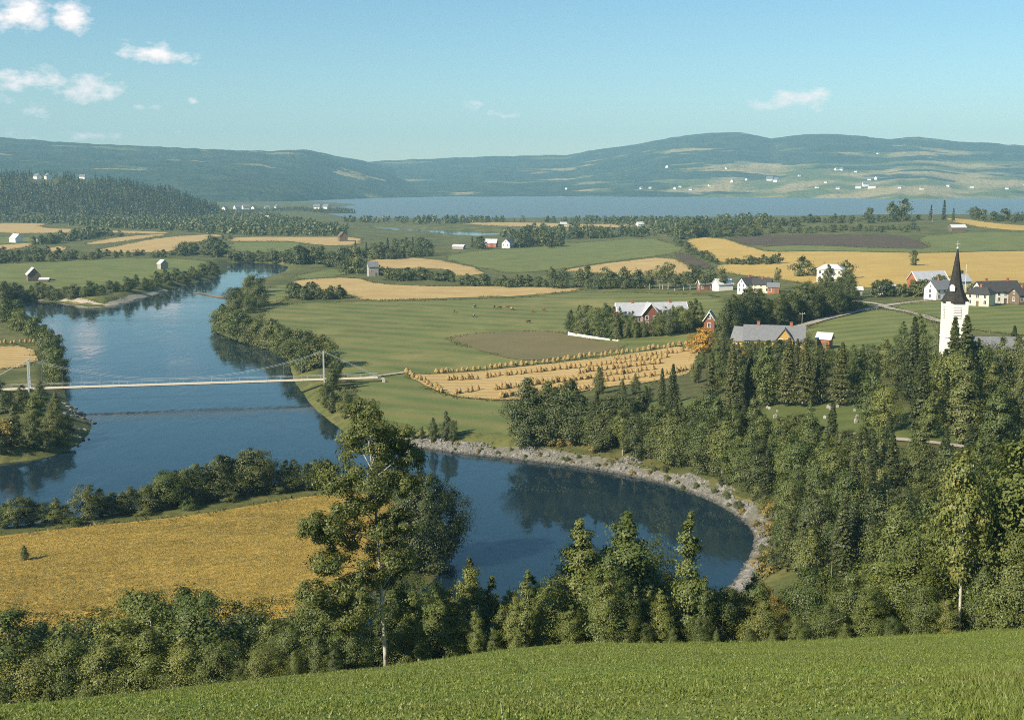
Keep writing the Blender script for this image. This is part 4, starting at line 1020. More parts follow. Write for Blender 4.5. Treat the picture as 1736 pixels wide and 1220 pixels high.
# churchyard trees: tall spruces and birches around and in front of the church
CH = 'tall trees around the churchyard'
for x, y, h, kd in [(1122, 690, 68, 'spruce'), (1140, 705, 90, 'spruce'), (1205, 690, 95, 'pine'), (1240, 700, 120, 'pine'), (1270, 690, 100, 'spruce'), (1300, 690, 112, 'mid_leafy'), (1335, 690, 120, 'pine'), (1362, 692, 122, 'pine'), (1390, 686, 100, 'spruce'), (1425, 690, 112, 'pine'), (1455, 680, 90, 'mid_leafy'),
        (1478, 725, 118, 'mid_leafy'), (1500, 735, 90, 'mid_leafy'), (1545, 680, 145, 'spruce'), (1560, 735, 150, 'spruce'), (1575, 745, 80, 'mid_leafy'), (1612, 700, 165, 'spruce'), (1632, 690, 158, 'pine'), (1630, 755, 155, 'mid_leafy'), (1655, 750, 110, 'mid_leafy'), (1690, 770, 125, 'mid_leafy'), (1725, 760, 130, 'mid_leafy'), (1735, 690, 120, 'mid_leafy'), (1715, 650, 100, 'spruce'), (1530, 610, 65, 'mid_leafy'), (1555, 620, 90, 'mid_leafy'),
        (1660, 660, 70, 'mid_dark'), (1225, 640, 70, 'spruce'), (1250, 650, 72, 'pine'), (1320, 640, 66, 'mid_dark'), (1350, 650, 78, 'pine'), (1400, 640, 60, 'mid_leafy'), (1430, 640, 55, 'mid_leafy'), (1480, 640, 58, 'mid_leafy'), (1290, 640, 60, 'mid_dark'), (1262, 616, 40, 'mid_leafy'), (1274, 614, 38, 'mid_dark'), (1286, 613, 40, 'mid_leafy'), (1278, 628, 50, 'mid_dark'), (1290, 622, 44, 'mid_leafy'), (1303, 625, 52, 'mid_leafy'), (1315, 620, 46, 'mid_leafy'), (1326, 628, 56, 'mid_dark'), (1338, 620, 44, 'mid_dark'), (1350, 625, 50, 'mid_leafy'), (1368, 625, 54, 'mid_dark'), (1215, 625, 52, 'mid_leafy'), (1238, 622, 50, 'mid_dark'), (1380, 628, 42, 'mid_leafy'), (1408, 625, 36, 'mid_leafy'), (1445, 625, 44, 'mid_leafy'), (1470, 622, 40, 'mid_leafy'), (1500, 640, 70, 'mid_leafy'), (1520, 660, 80, 'mid_dark'), (1420, 660, 72, 'spruce'), (1380, 660, 80, 'mid_dark'), (1300, 660, 84, 'spruce'), (1330, 665, 80, 'mid_leafy'), (1250, 670, 84, 'mid_dark'), (1215, 668, 70, 'mid_leafy'), (1180, 650, 50, 'mid_leafy'), (1460, 665, 84, 'pine'), (1190, 625, 36, 'mid_leafy'), (1640, 700, 110, 'spruce'), (1600, 690, 70, 'mid_dark'), (1680, 700, 95, 'mid_leafy'), (1700, 690, 90, 'pine'), (1655, 668, 96, 'spruce'), (1672, 672, 84, 'mid_leafy'), (1695, 668, 98, 'mid_leafy'), (1720, 672, 110, 'mid_leafy'), (1648, 690, 120, 'mid_leafy'), (1586, 705, 118, 'mid_dark'), (1598, 712, 124, 'spruce'), (1574, 700, 100, 'mid_leafy'), (1606, 720, 128, 'mid_leafy'), (1618, 715, 130, 'mid_leafy'), (1580, 700, 70, 'spruce')]:
    px_tree(kd, {'spruce': 'spruce_tree', 'pine': 'pine_tree'}.get(kd, 'leafy_tree'), x, y, h, {'spruce': 'tall dark spruce', 'pine': 'tall olive conifer', 'mid_dark': 'dark leafy tree'}.get(kd, 'pale green leafy tree') + (' between parsonage and stook field' if x < 1260 else ' in front of the parsonage' if y < 632 and x < 1400 else ' behind the left churchyard graves' if x < 1400 else ' in the middle of the churchyard' if x < 1540 else ' at the foot of the church tower' if x < 1645 else ' right of the church'), CH, width=1.0)
for x, y, h in [(1016, 668, 48), (1055, 674, 34), (1077, 668, 36), (1100, 684, 30)]:
    px_tree('mid_dark', 'leafy_tree', x, y, h, 'small tree between the stook field and the churchyard lawn', 'small trees below the stook field', width=.9)
px_tree('gold_tree', 'autumn_tree', 1192, 598, 46, 'orange-yellow autumn tree at the top end of the stook field', width=1.25)

# ---- trees about the long red farmhouse
MG = 'garden trees around the long red farmhouse'
for x, y, h in [(968, 568, 38), (982, 570, 44), (996, 570, 46), (1012, 572, 44), (1026, 572, 50), (1040, 573, 44), (1058, 571, 34), (1075, 570, 26), (1125, 566, 36), (1140, 565, 40), (1155, 563, 38), (1170, 561, 44), (1185, 560, 40), (1130, 558, 34), (1168, 552, 36), (1098, 566, 16), (1108, 566, 14), (1050, 568, 40), (1066, 566, 32), (1148, 562, 38), (1115, 566, 30), (1178, 558, 46), (1072, 572, 38), (1034, 570, 42), (1086, 572, 24), (1120, 570, 34), (1135, 570, 38), (1160, 566, 38), (1045, 574, 34), (1062, 573, 30), (1078, 573, 30), (1092, 572, 26), (1106, 571, 28)]:
    px_tree('mid_leafy', 'garden_tree', x, y, h * 1.2, 'leafy garden tree crowding around the long red farmhouse', MG, width=1.0)
# ---- dark belt beside the road
row(['mid_dark', 'mid_leafy', 'mid_dark'], 'belt_tree', [(1222, 580), (1260, 566), (1300, 556), (1350, 545), (1400, 534), (1444, 524)], 36, (66, 52), 'tall dark tree in the belt along the back of the road', 'tree belt behind the road', jx=5, jy=5)
row(['far_leafy'], 'hedge', [(1300, 561), (1350, 548), (1400, 535), (1470, 519)], 22, (9, 8), 'low clipped dark hedge bush beside the road under the tree belt', 'roadside hedge', cat='bush', jx=1, jy=.5)
row(['far_leafy'], 'hedge', [(1035, 577), (1080, 572), (1130, 566), (1180, 560)], 20, (7, 7), 'low hedge bush in front of the red farmhouse garden', 'farmhouse garden hedge', cat='bush', jx=1, jy=.5)
# ---- trees about the houses on the right
row(['far_leafy'], 'house_tree', [(1480, 503), (1520, 503), (1560, 503), (1590, 500), (1620, 500)], 12, (24, 28), 'leafy tree between the houses above the road junction', 'trees among the houses by the road')
row(['far_leafy'], 'house_tree', [(1605, 482), (1630, 478), (1660, 505), (1700, 510), (1736, 505)], 9, (18, 16), 'small leafy tree among the white farmhouses behind the church', 'trees among the white farmhouses')
px_tree('far_leafy', 'round_tree', 1359, 468, 32, 'round dark tree left of the large white house in the yellow field', k=1)
px_tree('far_leafy', 'round_tree', 1381, 468, 16, 'low dark bush against the left wall of the large white house', cat='bush')
px_tree('far_leafy', 'house_tree', 1404, 478, 30, 'grey-green tree in front of the large white house', k=2, width=.7)
px_tree('far_leafy', 'house_tree', 1434, 473, 32, 'spreading tree right of the large white house', k=0)
px_tree('far_birch', 'poplar_tree', 1318, 492, 40, 'narrow poplar standing right of the house pair', width=.55)
px_tree('far_leafy', 'lone_tree', 1549, 450, 26, 'lone tree in the middle of the yellow grain field', width=.65, k=4)
row(['far_birch'], 'birch_tree', [(1098, 490), (1112, 491), (1128, 491), (1145, 492), (1160, 492), (1180, 492), (1205, 492), (1230, 492)], 13, (44, 32), 'pale-stemmed birch in the roadside line behind the red farmhouse', 'birches behind the red farmhouse', jy=1.5)
row(['far_leafy', 'mid_leafy'], 'belt_tree', [(1395, 515), (1415, 512), (1440, 508)], 5, (36, 48), 'tall tree at the end of the road belt nearest the junction', 'trees by the road junction')

# ---- hedges and scrub between the fields
H1 = 'hedgerow and scrub trees between the valley fields'
HL = 'dark rounded tree in the hedgerows dividing the valley fields'
for line, n, h in [([(655, 476), (700, 474), (775, 478)], 12, (20, 16)), ([(775, 484), (860, 486), (940, 487)], 14, (18, 18)), ([(945, 488), (1040, 489), (1100, 490)], 14, (20, 22)),
                   ([(490, 506), (540, 508), (590, 507)], 9, (24, 22)), ([(1140, 412), (1180, 432), (1219, 448)], 12, (12, 12)), ([(1229, 449), (1324, 446)], 14, (12, 15)),
                   ([(930, 474), (1010, 478), (1090, 484)], 8, (20, 26))]:
    row(['far_leafy'], 'hedge_tree', line, n, h, HL, H1)
H2 = 'scrub trees along the upper river'
HL2 = 'dark scrub tree in the thickets along the upper river and left meadow'
for line, n, h in [([(-10, 447), (100, 441), (200, 435), (310, 435)], 26, (20, 10)), ([(-10, 436), (40, 432), (90, 430)], 8, (14, 12)), ([(50, 416), (120, 408), (205, 399)], 14, (16, 12)),
                   ([(300, 434), (330, 432), (365, 436), (382, 432), (350, 418), (370, 420)], 14, (20, 18)), ([(387, 441), (440, 441), (495, 446)], 14, (14, 20)),
                   ([(500, 450), (540, 446), (580, 460), (615, 466)], 12, (26, 26)), ([(350, 412), (400, 404)], 5, (8, 8)), ([(630, 466), (645, 466)], 2, (18, 18))]:
    row(['far_leafy'], 'scrub_tree', line, n, h, HL2, H2)
H3 = 'trees about the centre farm'
for line, n, h in [([(560, 440), (620, 438), (680, 438), (735, 432)], 16, (22, 22)), ([(600, 426), (660, 420), (730, 418)], 10, (16, 14)), ([(795, 420), (818, 420)], 3, (24, 24)),
                   ([(872, 418), (900, 418), (940, 418)], 8, (30, 26)), ([(940, 416), (960, 416)], 3, (14, 14)), ([(915, 404), (980, 404), (1090, 400)], 16, (16, 14))]:
    row(['far_leafy', 'far_leafy', 'far_spruce'], 'farm_tree', line, n, h, 'dark tree in the groves around the white gabled farm in mid valley', H3)
H4 = 'scrub on the rise before the fjord'
for line, n, h in [([(1140, 404), (1200, 400), (1290, 397)], 30, (22, 17)), ([(1150, 392), (1250, 386), (1350, 384)], 26, (19, 14)), ([(1300, 395), (1400, 392), (1560, 390)], 30, (11, 10)), ([(1360, 380), (1450, 376), (1560, 374)], 24, (12, 10)),
                   ([(1640, 372), (1700, 374), (1760, 376)], 10, (16, 18))]:
    row(['far_leafy'], 'scrub_tree', line, n, h, 'green scrub tree on the rise between the yellow fields and the fjord', H4, jy=3)
for x, y, h, w, l in [(1474, 371, 20, .8, 'smallest rounded tree of the hilltop clump against the fjord'), (1512, 373, 32, .9, 'broad leafy tree of the hilltop clump against the fjord'), (1532, 373, 34, .8, 'tallest leafy tree of the hilltop clump against the fjord'), (1578, 373, 26, .8, 'left dark tree of the second hilltop clump by the shed'), (1600, 373, 34, .8, 'tallest dark tree of the second hilltop clump by the shed'), (1616, 374, 22, .8, 'right dark tree of the second hilltop clump by the shed')]:
    px_tree('far_leafy' if x < 1560 else 'far_spruce', 'hilltop_tree', x, y, h, l, width=w)

def on_surface(hill, px, py):
    us, ts, X, D, Z = hill
    i = int(np.clip(np.searchsorted(us, px) - 1, 0, len(us) - 2)); f = (px - us[i]) / (us[i + 1] - us[i])
    col = [(X[j, i] * (1 - f) + X[j, i + 1] * f, D[j, i] * (1 - f) + D[j, i + 1] * f, Z[j, i] * (1 - f) + Z[j, i + 1] * f) for j in range(len(ts))]
    best = None
    for j, p in enumerate(col):
        if p[2] < .2 or ts[j] > 1: continue
        y = project(*p)[1]
        if best is None or abs(y - py) < best[0]: best = (abs(y - py), p)
    return best[1]
HILL_HOUSES = [(on_surface(HILL, px, py), sc) for px, py, sc in [(72, 303, 1.2), (90, 302, 1.3), (148, 304, 1.0), (406, 352, 1.3), (420, 351, 1.4), (434, 353, 1.0), (385, 355, 1.0), (456, 354, 1.0), (540, 353, 1.4), (556, 353, 1.4), (472, 353, 1.0)]]
# ---- far woods that read as one mass
def wood(name, polys, density, hrange, conifer, seed, label, mat, quads=22, leaf=2.2, zfun=None, hill=None):
    rng = np.random.default_rng(seed); VV, n0 = [], 0
    PP, NN, SS = [], [], []
    pts = []
    if hill is not None:
        us, ts, X, D, Z = hill
        n = density
        u = rng.uniform(us[0], us[-1], n * 2); t = rng.uniform(.02, 1.04, n * 2)
        fi = (u - us[0]) / (us[1] - us[0]); fj = t / (ts[1] - ts[0])
        i = np.clip(fi.astype(int), 0, len(us) - 2); j = np.clip(fj.astype(int), 0, len(ts) - 2)
        a, b = fi - i, fj - j
        def itp(Q): return (Q[j, i] * (1 - a) + Q[j, i + 1] * a) * (1 - b) + (Q[j + 1, i] * (1 - a) + Q[j + 1, i + 1] * a) * b
        pts = np.stack([itp(X), itp(D), itp(Z)], 1)[:n]
        for hp, _s in HILL_HOUSES:
            dx = np.abs(pts[:, 0] - hp[0] * pts[:, 1] / hp[1]); dy = hp[1] - pts[:, 1]
            pts = pts[~((dx < 15 * _s) & (dy > -14) & (dy < 75))]
    else:
        out = []
        for poly in polys:
            wp = np.array([G(*q)[:2] for q in poly]); x0, y0 = wp.min(0); x1, y1 = wp.max(0)
            area = abs(np.sum(wp[:, 0] * np.roll(wp[:, 1], -1) - np.roll(wp[:, 0], -1) * wp[:, 1])) / 2
            n = int(area * density); box = (x1 - x0) * (y1 - y0); m = int(n * box / max(area, 1)) + 1
            x = rng.uniform(x0, x1, m); y = rng.uniform(y0, y1, m); k = (sdf(wp, x, y) < 0) & (fbm(x / 60, y / 60, 2) > -.16)
            x, y = x[k], y[k]; z = H(x, y); k2 = z > .8
            out.append(np.stack([x[k2], y[k2], z[k2]], 1))
        pts = np.concatenate(out)
    h = rng.uniform(*hrange, len(pts))
    if hill is not None: h = np.where(pts[:, 0] / pts[:, 1] > (375 - 868) / FPX, h * .42, h)
    for q in range(quads):
        t = (q + .5) / quads
        ang = rng.random(len(pts)) * 6.28
        if conifer: rad = .22 * h * (1 - t) * rng.random(len(pts)) ** .4; zz = h * (.05 + .95 * t)
        else:
            rad = .45 * h * np.sqrt(np.clip(1 - (1.7 * t - .75) ** 2, .05, 1)) * rng.random(len(pts)) ** .4; zz = h * (.06 + .88 * t)
        P = pts + np.stack([np.cos(ang) * rad, np.sin(ang) * rad, zz], 1)
        Nq = np.stack([np.cos(ang) * .8, np.sin(ang) * .8, np.full(len(pts), .6)], 1) + rng.normal(0, .3, (len(pts), 3))
        PP.append(P); NN.append(Nq); SS.append(np.full(len(pts), leaf) * (h / np.mean(hrange)) * (1.2 - .6 * t if conifer else 1))
    P = np.concatenate(PP); Nq = np.concatenate(NN); S = np.concatenate(SS)
    V, F = leaf_quads(P, Nq, S, rng, .9)
    o = link(name, np_mesh(name, V, F), None, [mat])
    tag(o, label, 'wood', kind='stuff'); print(name, len(pts))
wood('conifer_wood', None, 5600, (9, 15), True, 1, 'dark conifer wood covering the hill at the left', M['needle'], 36, 2.1, hill=HILL)
wood('valley_wood', [[(-40, 378), (-40, 362), (200, 362), (380, 362), (480, 370), (520, 378), (590, 388), (590, 400), (400, 400), (290, 392), (150, 386), (60, 379)],
                     [(100, 404), (150, 392), (205, 396), (150, 406), (80, 414)]],
     .0072, (5, 9), False, 2, 'broad belt of valley woods before the left hill', M['leaf_dark'], 34, 2.3)
wood('shore_wood', [[(560, 376), (620, 378), (700, 380), (860, 378), (860, 374), (600, 374)], [(860, 377), (1000, 374), (1150, 374), (1300, 372), (1300, 378), (1150, 384), (1000, 379)],
                    [(840, 404), (860, 392), (1000, 388), (1150, 388), (1160, 398), (1000, 405), (900, 410)]],
     .0050, (5, 10), False, 3, 'thin line of trees along the near fjord shore', M['leaf_dark'], 30, 2.3)

# ================================================================== BUILDINGS
WIN_CACHE = {}
def win_mesh(w, h):
    key = (round(w, 2), round(h, 2))
    if key not in WIN_CACHE:
        f = MB(); t = .12
        f.box(-w / 2 - t, w / 2 + t, -.06, .02, -h / 2 - t, -h / 2); f.box(-w / 2 - t, w / 2 + t, -.06, .02, h / 2, h / 2 + t)
        f.box(-w / 2 - t, -w / 2, -.06, .02, -h / 2, h / 2); f.box(w / 2, w / 2 + t, -.06, .02, -h / 2, h / 2)
        f.box(-.04, .04, -.05, .02, -h / 2, h / 2)
        p = MB().box(-w / 2, w / 2, -.025, .02, -h / 2, h / 2)
        WIN_CACHE[key] = (f.mesh('window'), p.mesh('pane'))
    return WIN_CACHE[key]

def add_window(root, x, y, z, rz, w=1.0, h=1.4, frame=None, pane=True):
    fm, pm = win_mesh(w, h)
    o = link('window', fm.copy() if frame else fm, root, [frame or M['white']])
    o.location = (x, y, z); o.rotation_euler = (0, 0, rz)
    if pane: link('pane', pm, o, [M['pane']])
    return o

def house(name, label, cat, loc, rz, L, W, wh, rh, wall, roof, trim=None, hip=0.0, chimneys=1, win=(0, 0), storeys=1, door=True, over=.45, group=None, dormer=None):
    """L along local x, W along y; front = -y. gable ends on +-x"""
    root = empty(name, loc, rz); tag(root, label, cat, group)
    x, y = L / 2, W / 2; hx = x - hip * x
    w = MB(); zb = -1.2
    if hip:
        w.box(-x, x, -y, y, zb, wh)
    else:
        w.add([(-x, -y, zb), (x, -y, zb), (x, y, zb), (-x, y, zb), (-x, -y, wh), (x, -y, wh), (x, y, wh), (-x, y, wh), (-x, 0, wh + rh), (x, 0, wh + rh)],
              [(0, 1, 5, 4), (1, 2, 6, 9, 5), (2, 3, 7, 6), (3, 0, 4, 8, 7), (4, 5, 9, 8), (6, 7, 8, 9), (3, 2, 1, 0)])
    w.build('wall', wall, root)
    # roof: two slabs with thickness and overhang
    t = .22; ox = x + over * (1 if not hip else 1); sl = rh / y; oy = y + over; ez = wh - sl * over
    r = MB(); rx = (hx if hip else ox); e = .03
    for s_ in (-1, 1):
        V = [(-ox, s_ * oy, ez + e), (ox, s_ * oy, ez + e), (rx, 0, wh + rh + e), (-rx, 0, wh + rh + e)]
        V += [(a, b, c + t) for a, b, c in V]
        F = [(0, 1, 2, 3), (7, 6, 5, 4), (0, 4, 5, 1), (1, 5, 6, 2), (3, 7, 4, 0), (2, 6, 7, 3)]
        r.add(V, F if s_ > 0 else [tuple(reversed(f)) for f in F])
    if hip:
        for s_ in (-1, 1):
            V = [(s_ * ox, -oy, ez + e), (s_ * ox, oy, ez + e), (s_ * rx, 0, wh + rh + e)]; V += [(a, b, c + t) for a, b, c in V]
            r.add(V, [(0, 1, 2), (5, 4, 3), (0, 3, 4, 1), (1, 4, 5, 2), (2, 5, 3, 0)])
    ro = r.build('roof', roof, root)
    for k in range(chimneys):
        cx = 0 if chimneys == 1 else (-.5 + k / (chimneys - 1)) * L * .55
        MB().box(cx - .4, cx + .4, -.35, .35, wh + rh - .5, wh + rh + 1.1).box(cx - .48, cx + .48, -.43, .43, wh + rh + 1.1, wh + rh + 1.25).build('chimney', M['brick'], ro)
    if trim and not hip:       # barge boards
        for s_ in (-1, 1):
            for q in (-1, 1):
                b = MB(); X0 = s_ * (ox + .06)
                b.tube([(X0, q * (oy), ez + .12), (X0, 0, wh + rh + .12)], .16, 4)
                b.build('barge_board', trim, ro)
    n, m = win
    for st in range(storeys):
        zc = 1.7 + st * (wh - .4) / max(1, storeys) if storeys > 1 else wh * .55
        for i in range(n):
            wx = -x + L * (i + .5) / n
            if door and st == 0 and i == n // 2:
                d = MB().box(-.55, .55, -.08, .03, -1.0, 1.1).build('door', M['brownwood'], root); d.location = (wx, -y, 1.05); continue
            add_window(root, wx, -y, zc, 0)
        for i in range(m):
            wy = -y + W * (i + .5) / m
            add_window(root, -x, wy, zc, -math.pi / 2)
    if m and not hip: add_window(root, -x, 0, wh + rh * .35, -math.pi / 2, .8, 1.0)
    if dormer:
        dx, dw, dh = dormer; yy = -y - .9
        # cross gable facing the front
        g = MB(); gz = wh + dh
        g.add([(dx - dw / 2, yy, -.9), (dx + dw / 2, yy, -.9), (dx + dw / 2, 0, -.9), (dx - dw / 2, 0, -.9), (dx - dw / 2, yy, wh + .1), (dx + dw / 2, yy, wh + .1), (dx + dw / 2, 0, wh + .1), (dx - dw / 2, 0, wh + .1), (dx, yy, gz), (dx, 0, gz)],
              [(0, 1, 5, 8, 4), (1, 2, 6, 5), (3, 0, 4, 7), (4, 8, 9, 7), (8, 5, 6, 9)])
        cg = g.build('cross_gable', wall, root)
        rr = MB()
        for s_ in (-1, 1):
            V = [(dx + s_ * (dw / 2 + .35), yy - .35, wh - .15), (dx + s_ * (dw / 2 + .35), .1, wh - .15), (dx, .1, gz + .08), (dx, yy - .35, gz + .08)]
            V += [(a, b, c + .18) for a, b, c in V]; F = [(0, 1, 2, 3), (7, 6, 5, 4), (0, 4, 5, 1), (1, 5, 6, 2), (2, 6, 7, 3), (3, 7, 4, 0)]
            rr.add(V, F if s_ < 0 else [tuple(reversed(f)) for f in F])
        rr.build('gable_roof', roof, cg)
        if trim:
            for s_ in (-1, 1):
                MB().tube([(dx + s_ * (dw / 2 + .35), yy - .42, wh), (dx, yy - .42, gz + .2)], .2, 4).build('barge_board', trim, cg)
                MB().box(dx + s_ * dw / 2 - .12, dx + s_ * dw / 2 + .12, yy - .05, yy + .1, -.5, wh).build('corner_board', trim, cg)
        for i in (-1, 1):
            o = add_window(cg, dx + i * dw * .22, yy, wh * .5, 0); add_window(cg, dx + i * dw * .22, yy, wh * .5 + 2.2, 0) if wh > 4 else None
    return root

def at(px, py): 
    p = G(px, py); return tuple(p)

# ---- church
def eave_for(x, y, py):
    lo, hi = 0.0, 60.0
    for _ in range(50):
        m_ = (lo + hi) / 2
        if project(x, y, m_)[1] > py: lo = m_
        else: hi = m_
    return lo
def church():
    base = plane_pt(1611, 668, 12.0)
    z = float(H(base[0], base[1])); bx, by = base
    root = empty('church', (bx, by, z), R(-4)); tag(root, 'white church with tall black shingled spire among churchyard trees', 'church')
    s = 2.35; th = eave_for(bx, by, 510) - z                     # half width and eave height of the tower
    MB().box(-s, s, -s, s, -1.5, th).build('tower_wall', M['white'], root)
    MB().box(-s - .12, s + .12, -s - .12, s + .12, th * .60, th * .60 + .22).build('string_course', M['white'], root)
    # flared skirt and octagonal spire
    sk = MB(); q = s + .45; levels = [(q, 0, 4), (q * .80, 1.6, 8), (q * .62, 3.4, 8), (q * .55, 4.3, 8)]
    def octa(r, zz, sq):
        pts = []
        for k in range(8):
            a = math.pi / 8 + k * math.pi / 4; x, y = math.cos(a), math.sin(a)
            m_ = max(abs(x), abs(y)); px_, py_ = x / m_, y / m_           # on the square
            ox_, oy_ = x / math.cos(math.pi / 8), y / math.cos(math.pi / 8)
            pts.append((r * (px_ * sq + ox_ * (1 - sq) * .92), r * (py_ * sq + oy_ * (1 - sq) * .92), zz))
        return pts
    rings = [octa(q, th - .25, 1.0), octa(q, th + .05, 1.0), octa(q * .80, th + 1.1, .75), octa(q * .60, th + 2.6, .3), octa(q * .46, th + 4.2, 0), octa(.16, th + 11.6, 0)]
    V = [v for r_ in rings for v in r_]; F = []
    for i in range(len(rings) - 1):
        for k in range(8): F.append((i * 8 + k, i * 8 + (k + 1) % 8, (i + 1) * 8 + (k + 1) % 8, (i + 1) * 8 + k))
    F += [tuple(reversed(range(8))), tuple((len(rings) - 1) * 8 + k for k in range(8))]
    sp = MB().add(V, F).build('spire', M['shingle'], root)
    zt = th + 11.6
    MB().tube([(0, 0, zt - .3), (0, 0, zt + 1.9)], .07, 6).tube([(-.5, 0, zt + 1.25), (.5, 0, zt + 1.25)], .06, 6).build('cross', M['steel'], sp)
    b = bmesh.new(); bmesh.ops.create_icosphere(b, subdivisions=2, radius=.28); me = bpy.data.meshes.new('ball'); b.to_mesh(me); b.free()
    o = link('ball', me, sp, [M['steel']]); o.location = (0, 0, zt + .3)
    d = MB().add([(-1.5, -2.0, th + 2.3), (-.7, -2.0, th + 2.3), (-.7, -2.0, th + 3.4), (-1.1, -2.0, th + 3.8), (-1.5, -2.0, th + 3.4),
                  (-1.5, -.6, th + 2.3), (-.7, -.6, th + 2.3), (-.7, -.6, th + 3.4), (-1.1, -.6, th + 3.8), (-1.5, -.6, th + 3.4)],
                 [(0, 1, 2, 3, 4), (1, 6, 7, 2), (5, 0, 4, 9), (2, 7, 8, 3), (4, 3, 8, 9)]).build('spire_dormer', M['white'], sp)
    # belfry louvres: slats one by one
    for side, (fx, fy, rz) in enumerate([(0, -s, 0), (-s, 0, -math.pi / 2)]):
        lv = MB().box(-.85, .85, -.05, .02, -1.3, 1.3).build('louvre', M['greywood'], root); lv.location = (fx, fy, th - 2.6); lv.rotation_euler = (0, 0, rz)
        for k in range(7):
            MB().add([(-.8, -.16, -.10), (.8, -.16, -.10), (.8, -.05, .06), (-.8, -.05, .06), (-.8, -.16, -.07), (.8, -.16, -.07), (.8, -.05, .09), (-.8, -.05, .09)],
                     [(3, 2, 1, 0), (4, 5, 6, 7), (0, 1, 5, 4), (1, 2, 6, 5), (2, 3, 7, 6), (3, 0, 4, 7)]).build('slat', M['white'], lv).location = (0, 0, -1.1 + k * .36)
        add_window(root, fx + (-.0 if side else 0), fy, th * .33, rz, .9, 2.0)
    dr = MB().box(-.9, .9, -.1, .03, 0, 2.6).build('door', M['brownwood'], root); dr.location = (-s, 0, 0); dr.rotation_euler = (0, 0, -math.pi / 2)
    # nave running off to the right of the tower, chancel beyond
    L, W, wh, rh = 20, 10.5, 5.4, 6.6; x0 = s - .05
    MB().add([(x0, -W / 2, -2), (x0 + L, -W / 2, -2), (x0 + L, W / 2, -2), (x0, W / 2, -2), (x0, -W / 2, wh), (x0 + L, -W / 2, wh), (x0 + L, W / 2, wh), (x0, W / 2, wh), (x0, 0, wh + rh), (x0 + L, 0, wh + rh)],
             [(0, 1, 5, 4), (1, 2, 6, 9, 5), (2, 3, 7, 6), (3, 0, 4, 8, 7)]).build('nave_wall', M['white'], root)
    rf = MB(); sl = rh / (W / 2)
    for s_ in (-1, 1):
        V = [(x0 - .3, s_ * (W / 2 + .5), wh - sl * .5), (x0 + L + .4, s_ * (W / 2 + .5), wh - sl * .5), (x0 + L + .4, 0, wh + rh + .05), (x0 - .3, 0, wh + rh + .05)]
        V += [(a, b_, c + .25) for a, b_, c in V]; Fq_ = [(0, 1, 2, 3), (7, 6, 5, 4), (0, 4, 5, 1), (1, 5, 6, 2), (2, 6, 7, 3), (3, 7, 4, 0)]
        rf.add(V, Fq_ if s_ > 0 else [tuple(reversed(f)) for f in Fq_])
    rf.build('nave_roof', M['slate'], root)
    for k in range(5): add_window(root, x0 + 3 + k * 4.5, -W / 2, 3.0, 0, 1.3, 2.8)
    MB().box(x0 + L, x0 + L + 6, -3.6, 3.6, -2, 4.8).build('chancel_wall', M['white'], root)
    cr = MB()
    for s_ in (-1, 1):
        V = [(x0 + L + .45, s_ * 4.0, 4.4), (x0 + L + 6.4, s_ * 4.0, 4.4), (x0 + L + 6.4, 0, 9.2), (x0 + L + .45, 0, 9.2)]; V += [(a, b_, c + .22) for a, b_, c in V]
        Fq_ = [(0, 1, 2, 3), (7, 6, 5, 4), (0, 4, 5, 1), (1, 5, 6, 2), (2, 6, 7, 3), (3, 7, 4, 0)]
        cr.add(V, Fq_ if s_ > 0 else [tuple(reversed(f)) for f in Fq_])
    cr.build('chancel_roof', M['slate'], root)
church()

# ---- farm houses on the terrace (photograph base point gives the place)
house('farmhouse', 'long white farmhouse with dark roof right of the church spire', 'house', at(1688, 513), R(12), 17, 8, 4.8, 3.6, M['white'], M['darkroof'], chimneys=2, win=(6, 2), storeys=2)
house('villa', 'cream house with white left side and dark hipped roof, right of the spire', 'house', at(1662, 518), R(-38), 8.5, 8.0, 4.8, 2.2, M['cream'], M['darkroof'], hip=.45, chimneys=1, win=(3, 2), storeys=2)
house('gable_house', 'white gabled house half hidden by trees, left of the spire', 'house', at(1590, 508), R(28), 9, 6.5, 4.6, 3.2, M['white'], M['slate'], chimneys=1, win=(3, 1), storeys=2)
house('red_barn', 'red barn with pale grey roof left of the church spire', 'barn', at(1572, 492), R(14), 15, 8, 4.6, 3.6, M['orange_red'], M['slate_light'], trim=M['white'], chimneys=0, win=(0, 0))
house('lean_shed', 'low shed with pale tin roof in front of the red barn', 'shed', at(1568, 497), R(14), 7, 4, 2.4, 1.0, M['orange_red'], M['tin'], chimneys=0, win=(2, 0), door=False)
house('white_cottage', 'small white cottage with tin roof above the road junction', 'house', at(1504, 500), R(20), 7, 5, 2.6, 1.6, M['white'], M['tin'], chimneys=1, win=(3, 1))
house('red_shed', 'tiny bright red shed beside the white cottage', 'shed', at(1518, 502), R(20), 2.6, 2.6, 2.6, 1.0, M['orange_red'], M['tin'], chimneys=0, door=True, win=(1, 0))
house('grey_shed', 'tiny pale shed at the end of the road belt', 'shed', at(1455, 500), R(-10), 3, 3, 2.4, 1.0, M['greywood'], M['tin'], chimneys=0, win=(1, 0))
house('storehouse', 'white storehouse wall just right of the spire behind the cream house', 'house', at(1628, 496), R(20), 6, 5.5, 5.2, 2.4, M['cream'], M['slate_light'], chimneys=0, win=(2, 1))
house('brown_house', 'reddish-brown house at the right edge beyond the farmhouses', 'house', at(1732, 516), R(20), 8, 6, 4.0, 2.4, M['brownwood'], M['darkroof'], chimneys=1, win=(3, 1))
house('white_villa', 'large white villa with hipped tin roof standing in the yellow grain field', 'house', at(1408, 476), R(-24), 12, 9, 6.0, 2.0, M['white'], M['tin'], hip=.5, chimneys=2, win=(4, 3), storeys=2)
